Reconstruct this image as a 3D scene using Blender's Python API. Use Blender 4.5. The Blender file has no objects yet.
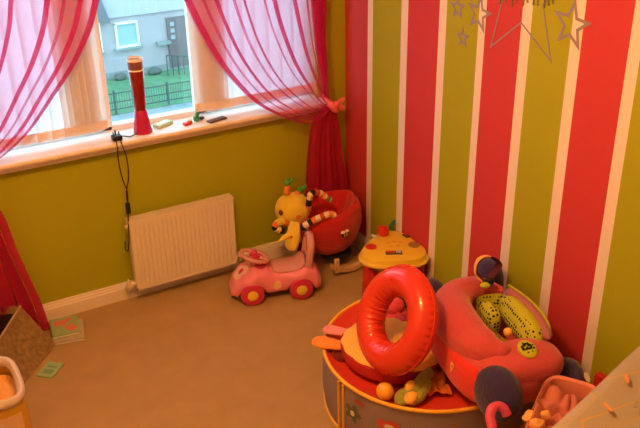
import bpy, bmesh, math, random
from math import sin, cos, pi, radians as R
from mathutils import Vector as V, Matrix, Euler, noise
random.seed(7)
SC = bpy.context.scene
COL = SC.collection

# ------------------------------------------------------------------ camera
CM = Matrix(((0.8728, 0.2277, -0.4317), (-0.4878, 0.3758, -0.7879), (-0.0172, 0.8983, 0.4391)))
CP = V((-2.3427, -3.9397, 2.4))
FPX = 819.17
cam_d = bpy.data.cameras.new('camera')
cam_d.sensor_width = 36.0
cam_d.lens = FPX / 640 * 36
cam_d.clip_start = 0.02
cam = bpy.data.objects.new('camera', cam_d)
cam.matrix_world = Matrix.Translation(CP) @ CM.to_4x4()
COL.objects.link(cam)
SC.camera = cam

# ------------------------------------------------------------------ world, light, exposure
wd = bpy.data.worlds.new('overcast_sky')
SC.world = wd
wd.use_nodes = True
bg = wd.node_tree.nodes['Background']
bg.inputs[0].default_value = (0.55, 0.85, 1.0, 1)
bg.inputs[1].default_value = 4.4
SC.view_settings.view_transform = 'Standard'
SC.view_settings.look = 'None'
SC.view_settings.exposure = 0.0
SC.view_settings.gamma = 1.0
SC.view_settings.use_curve_mapping = False
SC.cycles.transparent_max_bounces = 32
LAMP_COL = (1.0, 0.40, 0.09)
ld = bpy.data.lights.new('ceiling_bulb', 'POINT')
ld.energy = 93
ld.color = LAMP_COL
ld.shadow_soft_size = 0.11
lamp = bpy.data.objects.new('ceiling_bulb', ld)
lamp.location = (-1.72, -1.95, 2.46)
COL.objects.link(lamp)

# ------------------------------------------------------------------ helpers
def P(px, py, ax, val):
    """a point of the room seen at a photo position, on the plane axis = val"""
    r = CM @ V((px - 320, 214 - py, -FPX)) / FPX
    return CP + r * ((val - CP[ax]) / r[ax])

def newbm():
    return bmesh.new()

def bx(bm, c, s, rot=None, mi=0):
    M = Matrix.Translation(c)
    if rot: M = M @ Euler(rot).to_matrix().to_4x4()
    M = M @ Matrix.Diagonal((s[0], s[1], s[2], 1))
    g = bmesh.ops.create_cube(bm, size=1, matrix=M)
    for f in {f for v in g['verts'] for f in v.link_faces}: f.material_index = mi

def grid(bm, fn, nu, nv, cu=False, cv=False, mi=0):
    """surface fn(i/nu, j/nv); cu, cv close it around u or v"""
    a = []
    for i in range(nu if cu else nu + 1):
        a.append([bm.verts.new(fn(i / nu, j / nv)) for j in range(nv if cv else nv + 1)])
    for i in range(nu):
        for j in range(nv):
            q = [a[i][j], a[(i + 1) % len(a)][j], a[(i + 1) % len(a)][(j + 1) % len(a[0])], a[i][(j + 1) % len(a[0])]]
            try:
                f = bm.faces.new(q)
                f.material_index = mi(i / nu, j / nv) if callable(mi) else mi
            except ValueError: pass
    return a

def spw(x, e):
    return math.copysign(abs(x) ** e, x)

def sph(bm, c, r, e1=1.0, e2=1.0, rot=None, nu=28, nv=16, mi=0, M=None):
    """superellipsoid"""
    if not hasattr(r, '__len__'): r = (r, r, r)
    T = M if M is not None else (Euler(rot).to_matrix() if rot else Matrix.Identity(3))
    c = V(c)
    def fn(u, v):
        a = 2 * pi * u; b = -pi / 2 + pi * min(max(v, .004), .996)
        p = V((r[0] * spw(cos(b), e1) * spw(cos(a), e2), r[1] * spw(cos(b), e1) * spw(sin(a), e2), r[2] * spw(sin(b), e1)))
        return c + T @ p
    a = grid(bm, fn, nu, nv, cu=True, mi=mi)
    for j in (0, nv):
        try: bm.faces.new([row[j] for row in a])
        except ValueError: pass

def frames(pts, closed=False):
    n = len(pts); out = []
    nrm = None
    for i in range(n):
        if closed: t = pts[(i + 1) % n] - pts[i - 1]
        else: t = pts[min(i + 1, n - 1)] - pts[max(i - 1, 0)]
        t.normalize()
        if nrm is None:
            nrm = t.cross(V((0, 0, 1)))
            if nrm.length < 1e-3: nrm = t.cross(V((1, 0, 0)))
        nrm = (nrm - t * nrm.dot(t)).normalized()
        out.append((nrm.copy(), t.cross(nrm)))
    return out

def tube(bm, pts, r, n=10, closed=False, flat=1.0, mi=0):
    pts = [V(p) for p in pts]
    rr = list(r) if hasattr(r, '__len__') else [r] * len(pts)
    fr = frames(pts, closed)
    rows = []
    for p, q, (a, b) in zip(pts, rr, fr):
        rows.append([bm.verts.new(p + a * q * cos(2 * pi * k / n) + b * q * flat * sin(2 * pi * k / n)) for k in range(n)])
    m = len(rows)
    for i in range(m if closed else m - 1):
        for k in range(n):
            f = bm.faces.new([rows[i][k], rows[i][(k + 1) % n], rows[(i + 1) % m][(k + 1) % n], rows[(i + 1) % m][k]])
            f.material_index = mi(i / m) if callable(mi) else mi
    if not closed:
        bm.faces.new(rows[0][::-1]).material_index = mi(0) if callable(mi) else mi
        bm.faces.new(rows[-1]).material_index = mi(.999) if callable(mi) else mi

def spline(pts, n=8, closed=False):
    pts = [V(p) for p in pts]; out = []; m = len(pts)
    for i in range(m if closed else m - 1):
        if closed: p0, p1, p2, p3 = pts[i - 1], pts[i], pts[(i + 1) % m], pts[(i + 2) % m]
        else: p0, p1, p2, p3 = pts[max(i - 1, 0)], pts[i], pts[i + 1], pts[min(i + 2, m - 1)]
        for k in range(n):
            t = k / n
            out.append(.5 * ((2 * p1) + (p2 - p0) * t + (2 * p0 - 5 * p1 + 4 * p2 - p3) * t * t + (3 * p1 - p0 - 3 * p2 + p3) * t ** 3))
    if not closed: out.append(pts[-1])
    return out

def lathe(bm, prof, n=32, M=None, mi=0, cap=True, sx=1, sy=1):
    M = M or Matrix.Identity(4)
    rows = [[bm.verts.new(M @ V((r * cos(2 * pi * k / n) * sx, r * sin(2 * pi * k / n) * sy, z))) for k in range(n)] for r, z in prof]
    for i in range(len(rows) - 1):
        for k in range(n):
            f = bm.faces.new([rows[i][k], rows[i][(k + 1) % n], rows[i + 1][(k + 1) % n], rows[i + 1][k]])
            f.material_index = mi(i) if callable(mi) else mi
    if cap:
        if prof[0][0] > 1e-4: bm.faces.new(rows[0][::-1]).material_index = mi(0) if callable(mi) else mi
        if prof[-1][0] > 1e-4: bm.faces.new(rows[-1]).material_index = mi(len(rows) - 2) if callable(mi) else mi

def prism(bm, pts, d, mi=0):
    """closed polygon of points pushed along vector d"""
    d = V(d)
    a = [bm.verts.new(V(p)) for p in pts]; b = [bm.verts.new(V(p) + d) for p in pts]
    n = len(a)
    fs = [bm.faces.new(a[::-1]), bm.faces.new(b)] + [bm.faces.new([a[i], a[(i + 1) % n], b[(i + 1) % n], b[i]]) for i in range(n)]
    for f in fs: f.material_index = mi

MATS = {}
def axisM(o, zdir, xdir=None):
    z = V(zdir).normalized()
    x = V(xdir) if xdir is not None else (V((0, 0, 1)).cross(z) if abs(z.z) < .95 else V((1, 0, 0)))
    x = (x - z * x.dot(z)).normalized()
    y = z.cross(x)
    return Matrix.Translation(o) @ Matrix((x, y, z)).transposed().to_4x4()

ROOTM = {}
def obj(name, bm, mat, parent=None, world=False, smooth=True, bevel=0, sub=0, solid=0, label=None, kind=None, offs=-1):
    bmesh.ops.recalc_face_normals(bm, faces=bm.faces[:])
    if world and parent is not None:
        bm.transform(root_matrix(parent).inverted())
    me = bpy.data.meshes.new(name)
    bm.to_mesh(me); bm.free()
    for m in (mat if isinstance(mat, (list, tuple)) else [mat]): me.materials.append(m)
    if smooth:
        me.polygons.foreach_set('use_smooth', [True] * len(me.polygons))
        me.set_sharp_from_angle(angle=R(smooth if smooth is not True else 45))
    o = bpy.data.objects.new(name, me)
    COL.objects.link(o)
    if parent is not None: o.parent = parent
    if solid:
        s = o.modifiers.new('solid', 'SOLIDIFY'); s.thickness = solid; s.offset = offs
    if bevel:
        b = o.modifiers.new('bevel', 'BEVEL'); b.width = bevel; b.segments = 3; b.limit_method = 'ANGLE'
    if sub:
        s = o.modifiers.new('sub', 'SUBSURF'); s.levels = sub; s.render_levels = sub
    if label: o['label'] = label
    if kind: o['kind'] = kind
    return o

def root_matrix(o):
    M = Matrix.Translation(o.location) @ o.rotation_euler.to_matrix().to_4x4()
    return root_matrix(o.parent) @ M if o.parent else M

def tag(o, label, cat, group=None, kind=None):
    o['label'] = label; o['category'] = cat
    if group: o['group'] = group
    if kind: o['kind'] = kind
    return o

def thing(name, label, cat, loc, rz=0, group=None):
    o = bpy.data.objects.new(name, None)
    o.empty_display_size = .05
    COL.objects.link(o)
    o.location = loc; o.rotation_euler = (0, 0, rz)
    return tag(o, label, cat, group)

def struct(name, bm, mat, **k):
    return obj(name, bm, mat, kind='structure', **k)

# ------------------------------------------------------------------ materials
def mat(name, col, rough=.6, bump=0, bscale=40, var=0, vscale=6, spec=.4, sheen=0, coat=0, metal=0, stretch=None, sss=0):
    if name in MATS: return MATS[name]
    m = bpy.data.materials.new(name); m.use_nodes = True; MATS[name] = m
    nt = m.node_tree; N = nt.nodes; L = nt.links
    b = N['Principled BSDF']
    b.inputs['Base Color'].default_value = (*col, 1)
    b.inputs['Roughness'].default_value = rough
    b.inputs['Specular IOR Level'].default_value = spec
    b.inputs['Metallic'].default_value = metal
    b.inputs['Sheen Weight'].default_value = sheen
    b.inputs['Coat Weight'].default_value = coat
    tc = N.new('ShaderNodeTexCoord'); mp = N.new('ShaderNodeMapping')
    L.new(tc.outputs['Object'], mp.inputs[0])
    if stretch: mp.inputs['Scale'].default_value = stretch
    no = N.new('ShaderNodeTexNoise'); no.inputs['Scale'].default_value = vscale; no.inputs['Detail'].default_value = 5
    L.new(mp.outputs[0], no.inputs['Vector'])
    mx = N.new('ShaderNodeMix'); mx.data_type = 'RGBA'
    v = max(var, .04)
    mx.inputs[6].default_value = (*[c * (1 - v) for c in col], 1)
    mx.inputs[7].default_value = (*[min(1, c * (1 + v)) for c in col], 1)
    L.new(no.outputs[0], mx.inputs[0]); L.new(mx.outputs[2], b.inputs['Base Color'])
    if bump:
        n2 = N.new('ShaderNodeTexNoise'); n2.inputs['Scale'].default_value = bscale; n2.inputs['Detail'].default_value = 4
        L.new(mp.outputs[0], n2.inputs['Vector'])
        bp = N.new('ShaderNodeBump'); bp.inputs['Strength'].default_value = bump; bp.inputs['Distance'].default_value = .01
        L.new(n2.outputs[0], bp.inputs['Height']); L.new(bp.outputs[0], b.inputs['Normal'])
    return m

def sheer(name, dcol, tcol, clear, trans=.5):
    """thin cloth: part of the light goes straight through the weave"""
    m = bpy.data.materials.new(name); m.use_nodes = True; MATS[name] = m
    nt = m.node_tree; N = nt.nodes; L = nt.links
    N.remove(N['Principled BSDF']); out = N['Material Output']
    d = N.new('ShaderNodeBsdfDiffuse'); d.inputs[0].default_value = (*dcol, 1)
    t = N.new('ShaderNodeBsdfTranslucent'); t.inputs[0].default_value = (*dcol, 1)
    x = N.new('ShaderNodeBsdfTransparent'); x.inputs[0].default_value = (*tcol, 1)
    a = N.new('ShaderNodeMixShader'); a.inputs[0].default_value = trans
    L.new(d.outputs[0], a.inputs[1]); L.new(t.outputs[0], a.inputs[2])
    tc = N.new('ShaderNodeTexCoord'); no = N.new('ShaderNodeTexNoise'); no.inputs['Scale'].default_value = 30
    L.new(tc.outputs['Object'], no.inputs['Vector'])
    mr = N.new('ShaderNodeMapRange'); mr.inputs[3].default_value = clear - .05; mr.inputs[4].default_value = clear + .05
    L.new(no.outputs[0], mr.inputs[0])
    c = N.new('ShaderNodeMixShader'); L.new(mr.outputs[0], c.inputs[0])
    L.new(a.outputs[0], c.inputs[1]); L.new(x.outputs[0], c.inputs[2])
    L.new(c.outputs[0], out.inputs[0])
    return m

WHITE = (.82, .80, .78); GREEN = (.38, .435, .008); RED = (.56, .050, .065); CREAM = (.84, .80, .70)
m_white = mat('white_gloss_paint', WHITE, .35, var=.03)
m_wgreen = mat('lime_green_wall_paint', GREEN, .75, .12, 160, .06, 3)
m_wred = mat('raspberry_red_wall_paint', RED, .7, .12, 160, .05, 3)
m_wcream = mat('white_wall_paint', (.86, .82, .80), .7, .12, 160, .04, 3)
m_ceil = mat('ceiling_paint', (.85, .85, .85), .8)
m_plain = mat('plain_wall_paint', (.62, .60, .5), .8)
m_carpet = mat('beige_carpet', (.57, .39, .17), .95, .9, 420, .16, 9, sheen=.2, spec=.1)
m_upvc = mat('white_upvc', (.85, .85, .87), .3)
m_rad = mat('radiator_enamel', (.76, .73, .68), .35)
m_black = mat('black_plastic', (.012, .011, .012), .4)
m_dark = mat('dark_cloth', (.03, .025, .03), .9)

def glass_mat(name, tint, gloss=.08):
    m = bpy.data.materials.new(name); m.use_nodes = True
    nt = m.node_tree; N = nt.nodes; L = nt.links
    N.remove(N['Principled BSDF']); out = N['Material Output']
    x = N.new('ShaderNodeBsdfTransparent'); x.inputs[0].default_value = (*tint, 1)
    g = N.new('ShaderNodeBsdfGlossy'); g.inputs['Roughness'].default_value = .02
    c = N.new('ShaderNodeMixShader'); c.inputs[0].default_value = gloss
    L.new(x.outputs[0], c.inputs[1]); L.new(g.outputs[0], c.inputs[2]); L.new(c.outputs[0], out.inputs[0])
    return m
m_glass = glass_mat('window_glass', (.93, .97, .97), .05)

# ------------------------------------------------------------------ room shell
X0, Y0, ZC = -2.75, -4.5, 2.62          # left wall, wall behind, ceiling
WX0, WX1, WZ0, WZ1 = -2.42, -0.185, 0.90, 2.16   # window opening
bm = newbm(); bx(bm, ((X0) / 2, Y0 / 2, -.05), (-X0 + .4, -Y0 + .4, .1)); struct('floor', bm, m_carpet, smooth=False)
bm = newbm(); bx(bm, ((X0) / 2, Y0 / 2, ZC + .05), (-X0 + .4, -Y0 + .4, .1)); struct('ceiling', bm, m_ceil, smooth=False)
bm = newbm()
bx(bm, ((X0 + WX0) / 2, .13, ZC / 2), (WX0 - X0, .26, ZC))
bx(bm, ((WX1 + .2) / 2, .13, ZC / 2), (.2 - WX1, .26, ZC))
bx(bm, ((WX0 + WX1) / 2, .13, WZ0 / 2), (WX1 - WX0, .26, WZ0))
bx(bm, ((WX0 + WX1) / 2, .13, (WZ1 + ZC) / 2), (WX1 - WX0, .26, ZC - WZ1))
struct('wall_back', bm, m_wgreen, smooth=False)
bm = newbm(); bx(bm, (X0 - .1, Y0 / 2, ZC / 2), (.2, -Y0 + .4, ZC)); struct('wall_left', bm, m_plain, smooth=False)
bm = newbm(); bx(bm, (X0 / 2, Y0 - .1, ZC / 2), (-X0 + .4, .2, ZC)); struct('wall_front', bm, m_plain, smooth=False)
# striped wall: red, white, green, white ... from the corner on
bands = [(.2355, .286), (.5475, .606), (.857, .912), (1.140, 1.187), (1.409, 1.466), (1.686, 1.742), (1.965, 2.019),
         (2.245, 2.30), (2.525, 2.58), (2.805, 2.86), (3.085, 3.14), (3.365, 3.42), (3.645, 3.70), (3.925, 3.98), (4.2, 4.26)]
bm = newbm(); prev = 0; k = 0
def strip(a, b, mi):
    vs = [bm.verts.new(p) for p in ((0, -a, 0), (0, -b, 0), (0, -b, ZC), (0, -a, ZC))]
    bm.faces.new(vs).material_index = mi
for a, b in bands:
    strip(prev, a, 0 if k % 2 == 0 else 1); strip(a, b, 2); prev = b; k += 1
strip(prev, -Y0, 0 if k % 2 == 0 else 1)
bx(bm, (.101, Y0 / 2, ZC / 2), (.2, -Y0 + .3, ZC), mi=1)
struct('wall_right', bm, [m_wred, m_wgreen, m_wcream], smooth=False)
# baseboards with a moulded top
def skirting(name, p0, p1, n):
    bm = newbm(); p0 = V(p0); p1 = V(p1); n = V(n)
    prof = [(0, 0), (.017, 0), (.017, .068), (.013, .074), (.013, .082), (.009, .086), (.007, .098), (0, .1)]
    prism(bm, [p0 + n * a + V((0, 0, z)) for a, z in prof], p1 - p0)
    struct(name, bm, m_white, smooth=30)
skirting('baseboard_back', (X0, 0, 0), (-.002, 0, 0), (0, -1, 0))
skirting('baseboard_right', (0, 0, 0), (0, Y0, 0), (-1, 0, 0))
# window board: rounded nose with a moulding under it
bm = newbm()
prof = [(.1, .944), (-.088, .944), (-.098, .940), (-.102, .930), (-.098, .919), (-.086, .914), (-.075, .910), (-.068, .900), (-.062, .886), (-.045, .878), (0, .876), (0, .9), (.1, .9)]
prism(bm, [V((-2.55, y, z)) for y, z in prof], (2.55 - .165, 0, 0))
struct('trim_1', bm, m_white, smooth=30)

# window
win = struct('window_1', newbm(), m_upvc)
bm = newbm()
FY, FD = .115, .06
bx(bm, ((WX0 + WX1) / 2, FY, .952), (WX1 - WX0, FD, .04)); bx(bm, ((WX0 + WX1) / 2, FY, WZ1 - .03), (WX1 - WX0, FD, .06))
for x, w in ((WX0 + .03, .06), (WX1 - .03, .06), (-1.372, .05), (-.855, .06)):
    bx(bm, (x, FY, (WZ0 + WZ1) / 2 + .02), (w, FD, WZ1 - WZ0 - .05))
obj('frame', bm, m_upvc, win, bevel=.006, smooth=False)
for a, b in ((WX0 + .055, -1.395), (-1.349, -.883), (-.827, WX1 - .055)):
    bm = newbm(); bx(bm, ((a + b) / 2, FY + .01, (WZ0 + WZ1) / 2 + .02), (b - a, .008, WZ1 - WZ0 - .1)); obj('pane', bm, m_glass, win, smooth=False)

# ------------------------------------------------------------------ outside, seen from the upper floor
GZ = -6.4
m_lawn = mat('mown_grass', (.085, .24, .13), .95, .5, 30, .35, 3)
m_pave = mat('grey_tarmac', (.2, .26, .29), .9, .2, 20, .1, 2)
bm = newbm(); bx(bm, (6, 24, GZ - .1), (34, 4.3, .2)); struct('lawn', bm, m_lawn, smooth=False)
bm = newbm(); bx(bm, (6, 11.2, GZ - .1), (34, 21.2, .2)); struct('pavement', bm, m_pave, smooth=False)
m_rend = mat('pale_rendered_wall', (.40, .37, .40), .9, .3, 25, .06, 1)
m_clad = mat('pale_cladding', (.45, .45, .50), .8, 0, 25, .04, 2)
m_base = mat('grey_plinth', (.25, .29, .3), .9)
m_door = mat('dark_stair_door', (.16, .13, .14), .5)
m_net = mat('window_with_net_curtain', (.3, .45, .5), .15, var=.12, vscale=2)
house = thing('house', 'pale rendered house across the street seen through the window', 'house', (6, 26, GZ))
bm = newbm(); bx(bm, (7, 27.5, -5.3), (15, 3, 2.26)); obj('wall', bm, m_rend, house, True, smooth=False)
bm = newbm(); bx(bm, (7, 27.45, -1.0), (15, 3.1, 6.3)); obj('upper_wall', bm, m_clad, house, True, smooth=False, label='smooth paler upper wall')
bm = newbm(); bx(bm, (7, 25.97, GZ + .12), (15, .06, .24)); obj('plinth', bm, m_base, house, True, smooth=False)
def house_window(cx, cz, w, h):
    bm = newbm()
    for dx, dz, a, b in ((-w / 2, 0, .07, h), (w / 2, 0, .07, h), (0, h / 2, w + .07, .07), (0, -h / 2, w + .1, .07)):
        bx(bm, (cx + dx, 25.95, cz + dz), (a, .12, b))
    o = obj('window', bm, m_upvc, house, True, smooth=False)
    bm = newbm(); bx(bm, (cx, 25.98, cz), (w, .04, h)); obj('pane', bm, m_net, o, True, smooth=False)
    bm = newbm(); bx(bm, (cx, 25.92, cz - h / 2 - .08), (w + .25, .2, .07)); obj('window_sill', bm, m_base, o, True, smooth=False)
house_window(6.03, -4.82, .80, .86)
house_window(4.72, -4.7, .62, 1.2)
bm = newbm(); bx(bm, (7.98, 25.96, -5.36), (.80, .1, 1.9)); d = obj('door', bm, m_door, house, True, smooth=False)
for i in range(3):
    bm = newbm(); bx(bm, (7.78, 25.9, -4.65 - i * .25), (.16, .02, .15)); obj('glazing', bm, mat('door_glass', (.35, .38, .42), .2), d, True, smooth=False)
bm = newbm(); bx(bm, (7.36, 25.85, -5.3), (.52, .3, .1)); obj('ledge', bm, m_base, house, True, smooth=False)
bm = newbm(); prism(bm, [V((4.2, 25.7, -3.3)), V((5.15, 25.7, -3.3)), V((5.42, 25.7, -4.3)), V((4.2, 25.7, -4.0))], (0, .28, 0)); obj('canopy', bm, mat('slate_canopy', (.16, .17, .2), .8), house, True, smooth=False)
m_soil = mat('dark_shrub', (.10, .13, .12), .95, .8, 12, .5, 6)
for (cx, w, lab) in ((5.52, .44, 'dark low shrub by the house wall under the window'), (6.85, .52, 'dark low shrub by the house wall beside the door')):
    bm = newbm(); sph(bm, (cx, 25.7, GZ + .11), (w / 2, .18, .13), .8, .8)
    for v in bm.verts: v.co += V(noise.noise_vector(v.co * 9)) * .04
    tag(obj('shrub', bm, m_soil), lab, 'shrub')
m_iron = mat('dark_iron', (.06, .10, .09), .6)
fence = thing('garden_fence', 'dark iron railing fence along the near edge of the lawn', 'fence', (5.6, 21.9, GZ))
for z in (.16, .40, .70):
    bm = newbm(); bx(bm, (6, 21.9, GZ + z), (9, .03, .035)); obj('rail', bm, m_iron, fence, True, smooth=False)
for i in range(6):
    bm = newbm(); bx(bm, (2.4 + i * 1.82, 21.9, GZ + .4), (.06, .06, .8)); obj('post', bm, m_iron, fence, True, smooth=False)
for i in range(46):
    x = 3.7 + i * .085
    bm = newbm(); bx(bm, (x, 21.9, GZ + .43), (.012, .012, .54)); obj('bar', bm, m_iron, fence, True, smooth=False)
rail = thing('stair_railing', 'dark railing beside the door of the house', 'railing', (7.4, 25, GZ))
bm = newbm(); tube(bm, [(7.2, 25.2, -5.62), (8.3, 24.9, -5.75)], .025); obj('rail', bm, m_iron, rail, True)
for i in range(6):
    x = 7.2 + i * .2
    bm = newbm(); tube(bm, [(x, 25.2 - i * .05, -5.62 - i * .02), (x, 25.2 - i * .05, GZ)], .022, 6); obj('bar', bm, m_iron, rail, True)

# ------------------------------------------------------------------ blinds
m_slat = sheer('cream_blind_fabric', (.82, .79, .84), (1, 1, 1), .08, .62)
m_stack_shade = sheer('cream_blind_fabric_stack_shade', (.82, .76, .72), (1, 1, 1), .03, .36)  # same fabric as the open slats; the bunch's weaker backlight put into its colour
m_hem = mat('blind_weight_pocket', (.84, .78, .74), .8)
def blind(name, label, xs, tilts):
    x0, x1 = min(xs), max(xs)
    t = thing(name, label, 'blind', ((x0 + x1) / 2, .02, 2.1))
    bm = newbm(); bx(bm, ((x0 + x1) / 2, .03, 2.11), (x1 - x0 + .05, .045, .04)); obj('headrail', bm, m_upvc, t, True, smooth=False)
    for x, tilt in zip(xs, tilts):
        a = tilt + R(random.uniform(-3, 3))
        d = V((cos(a), sin(a), 0)) * .089 / 2
        nn = V((-sin(a), cos(a), 0)) * .004
        bm = newbm()
        def fn(u, v):
            z = .978 + v * (2.09 - .978)
            q = 2 * u - 1
            return V((x, .025, z)) + d * q + nn * (1 - q * q)
        grid(bm, fn, 4, 24, mi=lambda u, v: 1 if v < .04 else 0)
        obj('slat', bm, [m_stack_shade if abs(tilt) > R(15) else m_slat, m_hem], t, True)
xl = [-2.36 + .074 * i for i in range(11)] + [-1.56, -1.53, -1.505, -1.48, -1.455, -1.425]
blind('vertical_blind', 'cream vertical blind drawn to the left side of the window', xl, [R(14)] * 11 + [R(17)] * 6)
xr = [-.215 - .074 * i for i in range(8)] + [-.765, -.79, -.815, -.84, -.868]
blind('vertical_blind', 'cream vertical blind drawn to the right side of the window', xr, [R(-14)] * 8 + [R(-17)] * 5)

# ------------------------------------------------------------------ curtains
m_voile = sheer('pink_voile', (.74, .05, .19), (1, .84, .96), .67, .45)
m_tie = mat('pink_ribbon', (.85, .16, .22), .5, .2, 60)
def smooth_path(pts, n):
    s = spline(pts, 12)
    L = [0]
    for a, b in zip(s, s[1:]): L.append(L[-1] + (b - a).length)
    out = []; j = 0
    for i in range(n + 1):
        q = L[-1] * i / n
        while j < len(L) - 2 and L[j + 1] < q: j += 1
        f = (q - L[j]) / max(1e-9, L[j + 1] - L[j])
        out.append(s[j].lerp(s[j + 1], min(1, max(0, f))))
    return out
def voile(name, A, B, parent, folds, seed, yamp, nv=56):
    """gathered cloth between edge paths A and B; each fold (place, width, layers) lies back on itself"""
    a = smooth_path(A, nv); b = smooth_path(B, nv)
    rnd = random.Random(seed)
    nodes = []; pos = 0.0
    for c_, w, lay in sorted(folds):
        x0 = max(pos, c_ - w / 2)
        k = 0
        while pos < x0 - 1e-6:
            nodes.append((pos, 0)); pos = min(x0, pos + .03)
        for q in range(lay):
            for t in (0, .34, .67): nodes.append((x0 + w * (t if q % 2 == 0 else 1 - t), q))
        pos = x0 + w
        nodes.append((pos, lay - 1))
    while pos < 1 - 1e-6:
        nodes.append((pos, 0)); pos = min(1, pos + .03)
    nodes.append((1, 0))
    n_ = len(nodes) - 1
    wob = [rnd.uniform(-1, 1) for _ in range(n_ + 1)]
    ph = [rnd.uniform(0, 6.28) for _ in range(4)]
    bm = newbm()
    def fn(u, v):
        i = int(round(u * n_)); j = int(round(v * nv))
        sx, q = nodes[i]
        sx = min(1, max(0, sx + .010 * sin(5 * v + 7 * sx + ph[0]) * (0 < sx < 1) + .012 * sin(9 * sx + 3 * v + ph[1]) * (0 < sx < 1)))
        p = a[j].lerp(b[j], sx)
        y = yamp * (sin(17 * sx + ph[2]) + .7 * sin(41 * sx + ph[3] + v)) + .0045 * q
        return p + V((0, -y, 0))
    grid(bm, fn, n_, nv)
    return obj(name, bm, m_voile, parent, True)
def curtain_right():
    t = thing('voile_curtain', 'sheer hot pink curtain on the right, tied back beside the striped wall', 'curtain', (-.2, -.13, 0))
    A = [(-1.22, -.13, 2.16), (-1.10, -.13, 1.87), (-.98, -.13, 1.605), (-.925, -.13, 1.467), (-.839, -.13, 1.289), (-.738, -.135, 1.141), (-.631, -.14, 1.025), (-.516, -.145, .945), (-.365, -.15, .872), (-.27, -.15, .872), (-.195, -.14, .925)]
    B = [(-.17, -.09, 2.16), (-.19, -.09, 1.527), (-.195, -.09, 1.314), (-.19, -.10, 1.117), (-.198, -.11, .985), (-.18, -.12, .95)]
    voile('gathered_panel', A, B, t, [(.018, .034, 5), (.10, .018, 3), (.17, .022, 5), (.30, .02, 3), (.37, .016, 5), (.52, .016, 3), (.60, .03, 5), (.74, .022, 5), (.82, .02, 3), (.885, .06, 7), (.96, .075, 11)], 3, .010)
    A = [(-.2, -.13, .94), (-.262, -.125, .885), (-.312, -.12, .78), (-.345, -.10, .418), (-.385, -.09, .135), (-.395, -.08, .012)]
    B = [(-.17, -.12, .935), (-.135, -.11, .875), (-.095, -.09, .65), (-.045, -.07, .41), (-.03, -.06, .13), (-.025, -.06, .012)]
    voile('hanging_tail', A, B, t, [(.05, .1, 5), (.17, .12, 7), (.31, .13, 5), (.45, .12, 7), (.59, .13, 5), (.73, .13, 7), (.86, .12, 5), (.96, .08, 7)], 5, .010)
    bm = newbm()
    tube(bm, spline([(-.20, -.165, .955), (-.185, -.18, .93), (-.165, -.165, .91), (-.155, -.10, .93), (-.17, -.06, .955), (-.195, -.11, .97)], 6, True), .013, 8, True, 1.6)
    sph(bm, (-.165, -.17, .945), (.022, .018, .022)); 
    for s, dz in ((1, .012), (1, -.02)):
        sph(bm, (-.132, -.165, .945 + dz), (.034, .010, .016), rot=(0, -.5 * (1 if dz > 0 else -1), 0))
    obj('tieback', bm, m_tie, t, True)
curtain_right()
def curtain_left():
    t = thing('voile_curtain', 'sheer hot pink curtain sweeping down to the left edge of the window', 'curtain', (-2.1, -.15, 0))
    A = [(-1.17, -.14, 2.16), (-1.27, -.14, 1.93), (-1.383, -.14, 1.654), (-1.438, -.14, 1.524), (-1.538, -.14, 1.374), (-1.65, -.14, 1.249), (-1.787, -.145, 1.104), (-1.939, -.15, 1.0), (-2.12, -.15, .92), (-2.2, -.14, .91)]
    B = [(-2.42, -.10, 2.16), (-2.40, -.10, 1.6), (-2.34, -.11, 1.2), (-2.26, -.12, .98), (-2.22, -.12, .94)]
    voile('gathered_panel', A, B, t, [(.018, .032, 5), (.09, .022, 5), (.16, .016, 3), (.23, .02, 5), (.37, .018, 5), (.44, .014, 3), (.58, .02, 5), (.7, .02, 3), (.82, .03, 5), (.93, .03, 5)], 11, .010)
    A = [(-2.19, -.13, .91), (-2.09, -.12, .84), (-1.986, -.12, .741), (-1.942, -.12, .485), (-1.885, -.11, .20), (-1.862, -.10, .012)]
    B = [(-2.23, -.12, .91), (-2.29, -.11, .86), (-2.33, -.1, .7), (-2.36, -.08, .4), (-2.38, -.06, .012)]
    voile('hanging_tail', A, B, t, [(.05, .1, 5), (.17, .12, 7), (.31, .13, 5), (.45, .12, 7), (.59, .13, 5), (.73, .13, 7), (.86, .12, 5), (.96, .08, 7)], 8, .010)
    bm = newbm()
    tube(bm, spline([(-2.20, -.165, .955), (-2.215, -.18, .92), (-2.235, -.165, .90), (-2.245, -.10, .92), (-2.23, -.06, .945), (-2.205, -.11, .96)], 6, True), .013, 8, True, 1.6)
    obj('tieback', bm, m_tie, t, True)
curtain_left()

# ------------------------------------------------------------------ on the window board
SZ = .9445
lamp_t = thing('lava_lamp', 'tall red lava lamp with white top ring on the window board', 'lamp', (-1.222, -.018, SZ))
m_lred = mat('red_metal', (.50, .010, .13), .25, coat=.5)
m_lglass = mat('red_liquid_glass', (.22, .006, .012), .12, coat=.6, var=.4, vscale=30)
m_lwhite = mat('white_cap_ring', (.86, .90, .95), .12, spec=.8)
bm = newbm(); lathe(bm, [(.0, 0), (.048, 0), (.049, .006), (.044, .03), (.038, .075), (.032, .118), (.030, .122)], 36); obj('base', bm, m_lred, lamp_t)
bm = newbm(); lathe(bm, [(.028, .118), (.031, .14), (.035, .24), (.0375, .328), (.036, .33)], 36); obj('bottle', bm, m_lglass, lamp_t, label='dark red liquid filled bottle')
bm = newbm(); lathe(bm, [(.0385, .326), (.0388, .332), (.036, .334), (.034, .328)], 36); obj('lower_ring', bm, m_lwhite, lamp_t)
bm = newbm(); lathe(bm, [(.037, .329), (.038, .378), (.0, .379)], 36); obj('cap', bm, mat('cap_copper', (.22, .08, .08), .35), lamp_t)
bm = newbm(); lathe(bm, [(.0395, .374), (.0405, .386), (.038, .389), (.034, .376)], 36); obj('upper_ring', bm, m_lwhite, lamp_t)
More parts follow.
